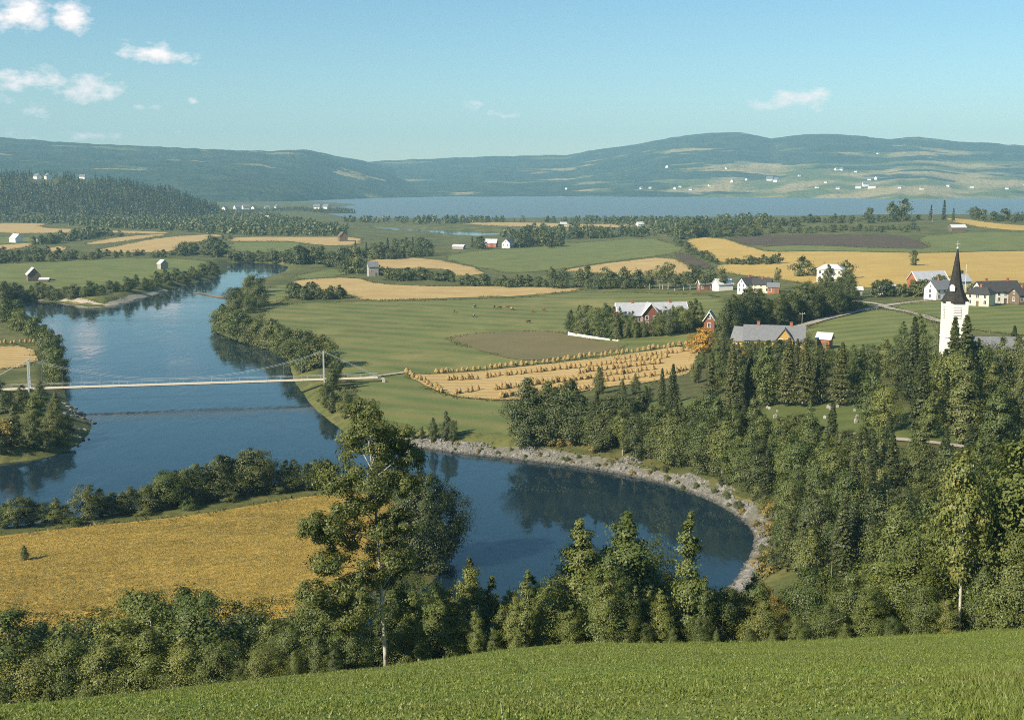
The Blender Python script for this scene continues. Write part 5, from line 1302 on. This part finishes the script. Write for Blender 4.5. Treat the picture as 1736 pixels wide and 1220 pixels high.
house('gable_house', 'white house with two dark gables, left one of the house pair', 'house', at(1270, 497), R(24), 8.5, 6.5, 4.6, 2.6, M['white'], M['darkroof'], chimneys=1, win=(3, 2), storeys=2)
house('gable_house', 'cream dark-roofed house just right of the white gabled house', 'house', at(1292, 496), R(-20), 8, 6, 4.2, 2.2, M['cream'], M['darkroof'], chimneys=1, win=(3, 2), storeys=2)
house('red_outhouse', 'small red outhouse at the right end of the house pair', 'shed', at(1311, 497), R(-15), 5, 4.5, 3.0, 1.6, M['orange_red'], M['slate'], chimneys=0, win=(2, 1))
house('red_cottage', 'red cottage with white trim behind the roadside birches', 'house', at(1196, 492), R(10), 7, 5, 3.2, 2.0, M['red'], M['slate'], trim=M['white'], win=(3, 1))
# ---- long red farmhouse
house('red_farmhouse', 'long red farmhouse with pale slate roof and white-trimmed cross gable amid trees', 'house', at(1103, 560), R(9), 26, 9, 6.2, 4.0, M['red'], M['slate_light'], trim=M['white'], chimneys=2, win=(9, 2), storeys=2, dormer=(-1.5, 6.5, 4.2))
house('red_gable', 'narrow red house gable with white trim right of the farmhouse trees', 'house', at(1203, 560), R(78), 8, 3.6, 4.2, 2.6, M['red'], M['slate'], trim=M['white'], chimneys=0, win=(3, 1), storeys=1)
house('parsonage', 'ochre house with broad slate roof and dark cross gable above the churchyard trees', 'house', at(1312, 602), R(-14), 17, 8.5, 5.0, 3.6, M['ochre'], M['slate'], chimneys=2, win=(6, 2), storeys=2, dormer=(3.0, 4.6, 3.2))
house('yellow_wing', 'bright yellow gabled wing left of the slate-roofed parsonage', 'house', at(1265, 600), R(-30), 7, 6.5, 4.6, 3.4, M['ochre'], M['slate'], chimneys=0, win=(2, 1))
house('red_shed', 'small orange-red shed with white-edged roof above the churchyard trees', 'shed', at(1398, 592), R(-30), 3.6, 3.6, 3.4, 1.4, M['orange_red'], M['tin'], trim=M['white'], chimneys=0, win=(1, 1))
# ---- barns of the valley floor
house('field_barn', 'dark weathered barn with pale roof on the left meadow', 'barn', at(57, 476), R(-62), 9, 7, 4.0, 3.6, M['brownwood'], M['tin'], chimneys=0, win=(0, 0))
house('field_shed', 'low shed beside the dark barn on the left meadow', 'shed', at(76, 478), R(5), 5, 3.5, 1.6, .8, M['brownwood'], M['tin'], chimneys=0, win=(0, 0))
house('hay_barn', 'pale tin-roofed hay barn alone on the left meadow', 'barn', at(276, 456), R(-50), 5.5, 5, 3.8, 2.2, M['greywood'], M['tin'], chimneys=0, win=(0, 0))
house('white_house', 'whitish house by the fields at the far left edge', 'house', at(28, 411), R(-40), 11, 8, 4, 4, M['white'], M['tin'], chimneys=0, win=(0, 0))
house('field_hut', 'tiny pale hut right of the far-left white house', 'shed', at(60, 411), R(0), 5, 4, 2, 1, M['white'], M['tin'], chimneys=0, win=(0, 0))
house('brown_barn', 'brown barn in the golden field beyond the river bend', 'barn', at(581, 409), R(-70), 9, 8, 5, 4, M['brownwood'], M['brownwood'], chimneys=0, win=(0, 0))
house('bank_house', 'pale narrow house by trees between the two golden strips', 'house', at(632, 468), R(20), 6, 5, 6, 2.6, M['greywood'], M['slate'], chimneys=0, win=(2, 1))
house('white_gable_house', 'white gabled house of the centre farm', 'house', at(861, 420), R(68), 10, 7.2, 4.5, 3.2, M['white'], M['slate'], chimneys=0, win=(3, 2))
house('red_house', 'red and white house of the centre farm', 'house', at(833, 419), R(-12), 10, 7, 4, 3, M['orange_red'], M['tin'], trim=M['white'], chimneys=1, win=(4, 1))
house('long_shed', 'low grey-roofed shed left of the centre farm', 'shed', at(778, 422), R(-20), 10, 5, 2.2, 1.5, M['greywood'], M['tin'], chimneys=0, win=(0, 0))
house('hill_shed', 'grey open shed on the green rise below the fjord', 'shed', at(1623, 392), R(8), 13, 6, 3.4, 2.2, M['brownwood'], M['tin'], chimneys=0, win=(0, 0))
for (px, py, c, lb) in [(455, 372, 'white', 'tiny white house in the valley wood left of the fjord'), (1085, 384, 'white', 'small white house in the trees before the fjord'), (955, 384, 'white', 'small pale house in the strip of golden field near the fjord'), (1225, 492, 'white', 'small white shed at the end of the birch line')]:
    house('small_house', lb, 'house', at(px, py), R(20), 8, 6, 3.2, 2.4, M[c], M['tin'], chimneys=0, win=(0, 0))

# ---- far houses across the fjord and on the left hill
fm = MB()
fm.add([(-5, -4, -3), (5, -4, -3), (5, 4, -3), (-5, 4, -3), (-5, -4, 4), (5, -4, 4), (5, 4, 4), (-5, 4, 4), (-5, 0, 7.4), (5, 0, 7.4)], [(0, 1, 5, 4), (1, 2, 6, 9, 5), (2, 3, 7, 6), (3, 0, 4, 8, 7)], 0)
fr = MB()
for s_ in (-1, 1):
    V = [(-5.5, s_ * 4.6, 3.5), (5.5, s_ * 4.6, 3.5), (5.5, 0, 7.5), (-5.5, 0, 7.5)]; V += [(a, b_, c + .3) for a, b_, c in V]
    Fq_ = [(0, 1, 2, 3), (7, 6, 5, 4), (0, 4, 5, 1), (1, 5, 6, 2), (2, 6, 7, 3), (3, 7, 4, 0)]
    fr.add(V, Fq_ if s_ > 0 else [tuple(reversed(f)) for f in Fq_])
FWM, FRM = fm.mesh('far_wall'), fr.mesh('far_roof'); FWM.materials.append(M['white']); FRM.materials.append(M['slate'])
def far_house(p, label, group, s=1.0):
    o = empty('far_house', p, _pick.uniform(-1.2, 1.2), s); tag(o, label, 'house', group)
    link('wall', FWM, o); link('roof', FRM, o)
for px, py, s in [(1085, 321, 1.3), (1100, 319, 1.2), (1128, 285, 1.6), (1142, 320, 1.3), (1150, 318, 1.2), (1168, 322, 1.4), (1238, 308, 1.5), (1262, 306, 1.4), (1300, 307, 2.4), (1312, 308, 2.2), (1228, 287, 1.3),
                  (1380, 318, 1.4), (1415, 320, 1.4), (1450, 320, 2.2), (1462, 316, 2.6), (1472, 319, 2.6), (1480, 305, 1.8), (1468, 306, 1.5), (1520, 320, 1.4), (1556, 321, 1.3), (1600, 316, 1.3), (1640, 318, 1.4), (1700, 320, 1.4), (1730, 314, 1.3),
                  (1420, 290, 1.6), (1412, 289, 1.6), (1445, 292, 1.3), (1480, 262, 1.2), (1350, 300, 1.2), (1200, 316, 1.2), (960, 322, 1.2), (1395, 310, 1.2)]:
    far_house(on_surface(FAR_R, px, py), 'tiny pale house on the mountain shore across the fjord', 'houses across the fjord', s)
for p, sc in HILL_HOUSES:
    far_house(p, 'tiny pale house in a clearing on the left hill or its headland', 'houses on the left hill', sc)

# ================================================================== BRIDGE
def bridge():
    a3 = plane_pt(30, 658, 4.2); b3 = plane_pt(640, 639, 4.2)
    A = np.array([*a3, 4.2]); B = np.array([*b3, 4.2]); d = B - A; Ln = np.linalg.norm(d); d /= Ln
    nrm = np.array([-d[1], d[0], 0])
    def s_at(px):           # distance along the deck of a photograph column
        lo, hi = 0.0, Ln
        for _ in range(40):
            m = (lo + hi) / 2
            if project(*(A + d * m))[0] < px: lo = m
            else: hi = m
        return lo
    sl, sr = s_at(50), s_at(549)
    root = empty('footbridge', tuple(A), math.atan2(d[1], d[0])); tag(root, 'slender suspension footbridge with pale deck and steel towers across the river', 'bridge')
    w = .95
    MB().box(-14, Ln, -w, w, -.30, 0).build('deck', M['deckpaint'], root)
    MB().box(-14, Ln, -w + .15, -w + .35, -.5, -.305).box(-14, Ln, w - .35, w - .15, -.5, -.305).build('girder', M['greywood'], root)
    for q in (-1, 1):
        rl = MB().box(-14, Ln, q * w - .03, q * w + .03, .98, 1.04).build('handrail', M['steel'], root)
        n = 30
        pm = None
        for k in range(n):
            if pm is None:
                pm = MB().box(-.02, .02, -.02, .02, 0.0, .98).mesh('rail_post'); pm.materials.append(M['steel'])
            o = link('rail_post', pm, rl); o.location = (-13 + (Ln + 12) * k / (n - 1), q * w, 0)
    th = 7.9
    for sx in (sl, sr):
        for q in (-1, 1):
            MB().add([(sx - .22, q * 1.25 - .18, -6), (sx + .22, q * 1.25 - .18, -6), (sx + .22, q * 1.25 + .18, -6), (sx - .22, q * 1.25 + .18, -6),
                      (sx - .14, q * 1.15 - .12, th), (sx + .14, q * 1.15 - .12, th), (sx + .14, q * 1.15 + .12, th), (sx - .14, q * 1.15 + .12, th)],
                     [(3, 2, 1, 0), (4, 5, 6, 7), (0, 1, 5, 4), (1, 2, 6, 5), (2, 3, 7, 6), (3, 0, 4, 7)]).build('tower_leg', M['steel'], root)
        MB().box(sx - .1, sx + .1, -1.03, 1.03, th - .5, th - .2).build('cross_beam', M['steel'], root)
        MB().box(sx - .09, sx + .09, -1.08, 1.08, 3.3, 3.5).build('cross_beam', M['steel'], root)
        MB().box(sx - .9, sx + .9, -1.8, 1.8, -6.5, -2.2).build('tower_footing', M['concrete'], root)
    mid, half = (sl + sr) / 2, (sr - sl) / 2
    cab = lambda x: 1.3 + (th - 1.3) * ((x - mid) / half) ** 2
    for q in (-1, 1):
        pts = [(sl - 15, q * 1.2, -.3)] + [(x, q * 1.2, cab(x)) for x in np.linspace(sl, sr, 41)] + [(sr + 17, q * 1.2, -.6)]
        cb = MB().tube(pts, .035, 6).build('main_cable', M['steel'], root)
        for x in np.arange(sl + 3.5, sr - 2, 5.0):
            z1 = cab(x)
            if z1 > 1.6: MB().tube([(x, q * 1.16, -.1), (x, q * 1.2, z1)], .014, 4).build('hanger', M['steel'], root)
        for sx in (sl - 15, sr + 17):
            MB().box(sx - .4, sx + .4, q * 1.2 - .3, q * 1.2 + .3, -3.6, -.45).build('anchor_block', M['concrete'], root)
bridge()

# ================================================================== FIELD THINGS
# grain stooks: sheaves threaded on a pole, drooping skirts of straw
def stook_mesh(seed):
    rng = np.random.default_rng(seed); mb = MB(); n = 9
    prof = [(.34, .28), (.62, .34), (.58, .75), (.64, .82), (.52, 1.2), (.56, 1.26), (.34, 1.62), (.10, 1.95)]
    V = []
    for r_, z in prof:
        for k in range(n):
            a = 2 * math.pi * k / n; j = rng.uniform(.82, 1.18); V.append((r_ * j * math.cos(a), r_ * j * math.sin(a), z + rng.normal(0, .03)))
    F = []
    for i in range(len(prof) - 1):
        for k in range(n): F.append((i * n + k, i * n + (k + 1) % n, (i + 1) * n + (k + 1) % n, (i + 1) * n + k))
    F += [tuple(reversed(range(n))), tuple((len(prof) - 1) * n + k for k in range(n))]
    mb.add(V, F, 0); mb.tube([(0, 0, -.3), (.02, 0, 2.25)], .035, 5, 1)
    me = mb.mesh('stook'); me.materials.append(M['stook']); me.materials.append(M['brownwood']); return me
STK = [stook_mesh(i) for i in range(4)]
def stook_row(line, pitch, label, group):
    line = np.array(line, float); seg = np.hypot(*(line[1:] - line[:-1]).T); cs = np.concatenate([[0], np.cumsum(seg)])
    for t in np.arange(0, cs[-1], pitch):
        x = np.interp(t, cs, line[:, 0]) + _pick.uniform(-2, 2); y = np.interp(t, cs, line[:, 1]) + _pick.uniform(-.8, .8)
        p = G(x, y); o = link('grain_stook', STK[_pick.randrange(4)]); o.location = (p[0], p[1], p[2] + .15); o.rotation_euler = (0, 0, _pick.random() * 6)
        s = _pick.uniform(.7, 1.1); o.scale = (s * 1.1 * _pick.uniform(.8, 1.25), s * 1.1, s * _pick.uniform(.8, 1.0)); tag(o, label, 'grain stook', group)
SG = 'grain stooks on the stubble field'
stook_row([(741, 634.5), (892, 620), (1013, 605), (1170, 585)], 9.0, 'grain stook in the topmost row, along the upper edge of the stubble field', SG)
stook_row([(759, 646), (807, 643)], 8.0, 'grain stook in the short second row at the left of the stubble field', SG)
stook_row([(823, 641), (1013, 621), (1128, 608)], 8.5, 'grain stook in the long second row across the stubble field', SG)
stook_row([(981, 634), (1118, 617)], 8.0, 'grain stook in the third row at the right of the stubble field', SG)
stook_row([(771, 669), (815, 662)], 10.0, 'grain stook in the short lower row at the left of the stubble field', SG)
stook_row([(840, 662), (1005, 642)], 8.5, 'grain stook in the long fourth row of the stubble field', SG)
stook_row([(850, 675), (900, 667)], 7.0, 'grain stook in the lowest short row, by the dark trees', SG)
stook_row([(1029, 648), (1122, 637), (1172, 628)], 9.0, 'grain stook in the lower right row, towards the churchyard', SG)
stook_row([(900, 655), (1010, 641), (1112, 627)], 9.0, 'grain stook in the fifth row, right half of the stubble field', SG)
stook_row([(1040, 612), (1172, 596)], 9.0, 'grain stook in the short row under the topmost, at the right', SG)
stook_row([(935, 668), (1020, 657)], 8.0, 'grain stook in the low row behind the dark corner grove', SG)
stook_row([(688, 634), (720, 650), (752, 667)], 7.0, 'grain stook along the slanting left edge of the stubble field', SG)
stook_row([(2, 584), (58, 581)], 8.0, 'grain stook on the small stubble field by the left river bank', 'stooks by the left river bank')

# white garden wall before the red farmhouse
pa, pb = G(966, 569), G(1047, 578)
dv = pb - pa; Lw = math.hypot(dv[0], dv[1])
o = empty('garden_wall', tuple((pa + pb) / 2), math.atan2(dv[1], dv[0]))
MB().box(-Lw / 2, Lw / 2, -.18, .18, -.8, .62).build('wall', M['white'], o); MB().box(-Lw / 2 - .1, Lw / 2 + .1, -.24, .24, .62, .72).build('coping', M['white'], o)
for k in range(2): MB().box(-.35, .35, -.35, .35, -.8, .95).build('pier', M['white'], o).location = ((k - .5) * (Lw + .7), 0, 0)
tag(o, 'long low white garden wall left of the red farmhouse', 'wall')

# gravestones in the churchyard
gs = MB(); pr = [(-.35, 0), (.35, 0), (.35, .75), (.24, .95), (0, 1.05), (-.24, .95), (-.35, .75)]
gs.add([(x, -.1, z - .2) for x, z in pr] + [(x, .1, z - .2) for x, z in pr], [tuple(range(7)), tuple(reversed(range(7, 14)))] + [((i + 1) % 7, i, i + 7, (i + 1) % 7 + 7) for i in range(7)])
gs.box(-.45, .45, -.2, .2, -.4, -.02)
GSM = gs.mesh('gravestone'); GSM.materials.append(M['granite'])
for k in range(24):
    px, py = (_pick.uniform(1300, 1470), _pick.uniform(690, 722)) if k < 14 else ((_pick.uniform(1060, 1190), _pick.uniform(690, 706)) if k < 19 else (_pick.uniform(1490, 1690), _pick.uniform(690, 756)))
    p = G(px, py); o = link('gravestone', GSM); o.location = (p[0], p[1], p[2] + .3); o.rotation_euler = (0, 0, _pick.uniform(-.3, .3)); s = _pick.uniform(.7, 1.1); o.scale = (s, s, s)
    tag(o, 'small pale gravestone on the churchyard lawn among the trees', 'gravestone', 'churchyard gravestones')

# flagpole and power poles
def pole(px, py, h, label, r=.12, arm=True, white=False):
    p = G(px, py); o = empty('utility_pole' if arm else 'flagpole', tuple(p)); tag(o, label, 'pole')
    MB().tube([(0, 0, -.8), (0, 0, h)], [r, r * .6], 8).build('mast', M['white'] if white else M['greywood'], o)
    if arm:
        MB().box(-.9, .9, -.07, .07, h - .6, h - .45).build('cross_arm', M['greywood'], o)
        for x in (-.75, 0, .75): MB().tube([(x, 0, h - .45), (x, 0, h - .2)], .06, 6).build('insulator', M['white'], o)
    else:
        MB().tube([(0, 0, h), (0, 0, h + .25)], [.16, .1], 8).build('finial', M['gilt'], o)
pole(1636, 498, 12, 'white flagpole right of the church spire', .09, False, True)
pole(1359, 568, 7.5, 'grey pole beside the road at the parsonage roof', .12)
pole(1464, 372, 12, 'pole standing against the fjord beside the hilltop trees', .16)
pole(1581, 376, 13, 'pole among the second hilltop clump of trees', .16)

# cows grazing in the pasture
def cow_mesh(mat):
    mb = MB()
    body = [(-.95, 0, 1.05), (-.8, 0, 1.08), (-.3, 0, 1.0), (.3, 0, 1.0), (.7, 0, 1.08), (.95, 0, 1.1), (1.3, 0, .95), (1.5, 0, .7), (1.66, 0, .42)]
    mb.tube(body, [.12, .33, .40, .40, .36, .26, .19, .17, .09], 10)
    for x, y in ((-.72, .2), (-.72, -.2), (.62, .2), (.62, -.2)):
        mb.tube([(x, y, 1.0), (x + (.05 if x > 0 else -.06), y, .5), (x, y, 0)], [.15, .08, .07], 6)
    mb.tube([(-.95, 0, 1.15), (-1.08, 0, .9), (-1.05, 0, .45)], [.05, .03, .04], 5)
    for s_ in (-1, 1): mb.tube([(1.42, s_ * .1, .86), (1.40, s_ * .3, .9)], [.06, .03], 5)
    me = mb.mesh('cow'); me.materials.append(mat); me.polygons.foreach_set('use_smooth', [True] * len(me.polygons)); return me
CW = [cow_mesh(M['cow']), cow_mesh(M['cow_brown'])]
for k, (px, py) in enumerate([(805, 522), (838, 523), (846, 524), (860, 523), (868, 526), (903, 530), (770, 530), (896, 548), (803, 538), (922, 527)]):
    p = G(px, py); o = link('cow', CW[0 if k % 4 == 0 else 1]); o.location = (p[0], p[1], p[2] + .1); o.rotation_euler = (0, 0, _pick.uniform(0, 6.28)); o.scale = (.95,) * 3
    tag(o, 'small grazing cow on the big green pasture left of the red farmhouse', 'cow', 'cows on the pasture')

# fence posts at the lower left, a fallen pale log in the wood, a half-sunk snag in the river
def fore_pt(px, Y):
    z = 25.0
    for _ in range(4):
        dep = Y * CP + (CAM_Z - z) * SP; X = (px - 868) / FPX * dep; z = float(H(X, Y))
    return X, Y, z
o = empty('fence_post', fore_pt(17, 78.5)); MB().tube([(0, 0, -.4), (.03, 0, 1.3)], [.07, .06], 7).build('post', M['greywood'], o)
MB().box(-.05, .09, -.09, .09, 1.28, 1.34).build('cap', M['greywood'], o); tag(o, 'grey wooden fence post at the lower left corner', 'post')
lx, ly, lz = fore_pt(1385, 92); lz = float(H(lx, ly))
mb = MB().tube([(-1.1, 0, .0), (0, .1, .55), (1.0, 0, 1.05)], [.11, .09, .05], 7); mb.tube([(.2, .05, .62), (.5, .1, 1.1)], [.04, .02], 5)
o = mb.build('fallen_log', M['bark_birch']); o.scale = (.6,) * 3; o.location = (lx, ly - 5.5, float(H(lx, ly - 5.5)) + 1.4); tag(o, 'pale broken tree stem leaning in the thicket above the meadow', 'log')
q0, q1 = plane_pt(328, 497, 0), plane_pt(388, 506, 0)
mb = MB(); pts = [(*(q0 + (q1 - q0) * t + np.array([0, 1.5 * math.sin(t * 7)])), .12 + .25 * math.sin(t * 5) ** 2) for t in np.linspace(0, 1, 12)]
mb.tube(pts, [.2 + .5 * t for t in np.linspace(0, 1, 12)], 7)
for k in range(2, 11, 2): mb.tube([pts[k], (pts[k][0] + .8, pts[k][1] + .3, .9)], [.12, .05], 5)
tag(mb.build('drift_boom', M['bark']), 'dark low timber boom reaching from the right bank at the upper bend', 'boom')

# ================================================================== LOOSE STUFF
def rock_mesh_batch(name, pts, sizes, mat, label, seed, kind='stuff'):
    rng = np.random.default_rng(seed)
    b = bmesh.new(); bmesh.ops.create_icosphere(b, subdivisions=1, radius=1); bv = np.array([v.co[:] for v in b.verts]); bf = np.array([[v.index for v in f.verts] for f in b.faces]); b.free()
    n = len(pts); k = len(bv)
    V = bv[None] * rng.uniform(.7, 1.25, (n, k, 1)) * (sizes[:, None, None] * np.stack([rng.uniform(.7, 1.3, n), rng.uniform(.7, 1.3, n), rng.uniform(.45, .8, n)], 1)[:, None, :]) 
    a = rng.random(n) * 6.28; c, s_ = np.cos(a)[:, None], np.sin(a)[:, None]
    X = V[:, :, 0] * c - V[:, :, 1] * s_; Y = V[:, :, 0] * s_ + V[:, :, 1] * c
    V = np.stack([X, Y, V[:, :, 2]], -1) + pts[:, None, :]
    F = (bf[None] + (np.arange(n) * k)[:, None, None]).reshape(-1, 3)
    o = link(name, np_mesh(name, V.reshape(-1, 3), F), None, [mat]); tag(o, label, 'stones', kind=kind)
rng = np.random.default_rng(77)
cl = np.concatenate([[0], np.cumsum(np.hypot(*(shore[1:] - shore[:-1]).T))])
n = 13000; t = rng.random(n) * cl[-1]; wv = np.interp(t, cl, wid); f = rng.random(n) ** 1.15
bxy = np.stack([np.interp(t, cl, shore[:, 0]), np.interp(t, cl, shore[:, 1])], 1)
off = offset_line(shore, [1] * len(shore)) - shore
nx = np.stack([np.interp(t, cl, off[:, 0]), np.interp(t, cl, off[:, 1])], 1)
wv = wv * (1 + 1.3 * fbm(t / 9.0, t * 0 + 2, 3)); pt = bxy + nx * (f * wv * 1.1 - .5)[:, None]
keep = fbm(pt[:, 0] / 4, pt[:, 1] / 4, 3) + .34 * (1 - f) > .08
pt = pt[keep]; sz = rng.gamma(1.4, .10, len(pt)) + .06
rock_mesh_batch('shore_stones', np.column_stack([pt, H(pt[:, 0], pt[:, 1]) + .12]), np.minimum(sz, .7), M['stone'], 'pale boulders and stones along the outer river bend', 5)
lp = np.array([plane_pt(x, y) for x, y in [(112, 688), (120, 692), (130, 700), (140, 704), (150, 712), (156, 718), (150, 732), (142, 744), (128, 756), (135, 712), (125, 706), (118, 716)]])
pp = np.repeat(lp, 5, 0) + rng.normal(0, .9, (len(lp) * 5, 2))
rock_mesh_batch('bank_rocks', np.column_stack([pp, np.maximum(H(pp[:, 0], pp[:, 1]), -.2) + .1]), rng.uniform(.2, .75, len(pp)), M['stone'], 'rock ledges at the tip of the left river point', 6)

# grass of the foreground meadow
def blades(name, pts, hgt, wdt, per, mat, label, seed, lean=.5, cat='grass'):
    rng = np.random.default_rng(seed); P = np.repeat(pts, per, 0); n = len(P); hs = np.repeat(hgt, per) * rng.uniform(.5, 1.25, n)
    P = P + np.column_stack([rng.normal(0, wdt * 3, (n, 2)), np.zeros(n)])
    a = rng.random(n) * 6.28; u = np.stack([np.cos(a), np.sin(a), np.zeros(n)], 1) * (wdt * rng.uniform(.6, 1.4, n))[:, None]
    tip = P + np.stack([rng.normal(0, lean, n) * hs, rng.normal(0, lean, n) * hs, hs], 1)
    V = np.stack([P - u, P + u, tip], 1).reshape(-1, 3); F = np.arange(3 * n).reshape(-1, 3)
    o = link(name, np_mesh(name, V, F), None, [mat]); return tag(o, label, cat, kind='stuff')
rng = np.random.default_rng(11)
n = 150000
yy = 14 + (YEDGE + 2 - 14) * rng.random(n) ** .75; xx = yy * rng.uniform(-.46, .46, n)
dens = fbm(xx / 3.0, yy / 3.0, 3)
hh = .03 + .055 * np.clip(dens + .35, 0, 1) + .16 * ss((xx / yy - .33) / .12) * ss((50 - yy) / 20)
gp = np.column_stack([xx, yy, H(xx, yy) - .02])
blades('meadow_grass', gp, hh * (1 + yy / 160), .022, 5, M['grass_blade'], 'short green grass covering the foreground meadow slope', 1, .45)
n = 4500
yy = np.where(rng.random(n) < .35, rng.normal(YEDGE, 1.2, n), 18 + (YEDGE - 18) * rng.random(n) ** .8); xx = yy * rng.uniform(-.46, .46, n)
k = (fbm(xx / 5 + 40, yy / 5, 3) > .06) | (yy > YEDGE - 2); xx, yy = xx[k], yy[k]
blades('tall_meadow_tufts', np.column_stack([xx, yy, H(xx, yy) - .02]), rng.uniform(.14, .32, len(xx)), .022, 6, M['grass_blade'], 'taller seeding grass tufts scattered in the foreground meadow', 4, .35)
npoly = np.array([G(x, y, 140)[:2] for x, y in NEAR_PX]); n = 85000
x0, y0 = npoly.min(0); x1, y1 = npoly.max(0)
xx = rng.uniform(x0, x1, n); yy = rng.uniform(y0, y1, n); k = sdf(npoly, xx, yy) < -.8; xx, yy = xx[k], yy[k]
k = fbm(xx / 4, yy / 4, 3) > -.33; xx, yy = xx[k], yy[k]
blades('tawny_stubble', np.column_stack([xx, yy, H(xx, yy)]), np.full(len(xx), .24), .085, 5, M['straw_blade'], 'tawny uncut straw and grass covering the near field by the river', 2, .9, 'straw')

# rough ungrazed grass along the field margins
mp_ = []
for bp in OUTLINES:
    dist = math.hypot(*bp.mean(0)); q = np.roll(bp, -1, 0); ln = np.hypot(*(q - bp).T)
    for a, b, l in zip(bp, q, ln):
        k = int(min(40, l * (2.2 if dist < 700 else 1.1))) + 1; t = rng.random((k, 1))
        mp_.append(a + (b - a) * t + rng.normal(0, .5 + dist * .0012, (k, 2)))
mp_ = np.concatenate(mp_); dm = np.hypot(mp_[:, 0], mp_[:, 1]); dr_ = sdf(RIVER, mp_[:, 0], mp_[:, 1])
mp_ = mp_[(dr_ > 3) & (fbm(mp_[:, 0] / 12, mp_[:, 1] / 12, 3) > -.05)]; dm = np.hypot(mp_[:, 0], mp_[:, 1])
blades('field_margin_grass', np.column_stack([mp_, H(mp_[:, 0], mp_[:, 1])]), .35 + .0007 * dm, .16, 3, M['margin_blade'], 'rough uncut grass along the field margins', 9, .8)

# ================================================================== HAZE
hb = MB().box(-8990, 8990, -8990, 8990, -5, 420).build('haze', [])
m, nt, N, L = new_mat('valley_haze')
out = N.new('ShaderNodeOutputMaterial'); pv = N.new('ShaderNodeVolumePrincipled')
pv.inputs['Color'].default_value = (.40, .76, 1.0, 1); pv.inputs['Density'].default_value = 1.15e-4; pv.inputs['Anisotropy'].default_value = 0.0
L.new(pv.outputs[0], out.inputs['Volume']); hb.data.materials.append(m)
tag(hb, 'thin blue valley haze in the air', 'haze', kind='stuff')
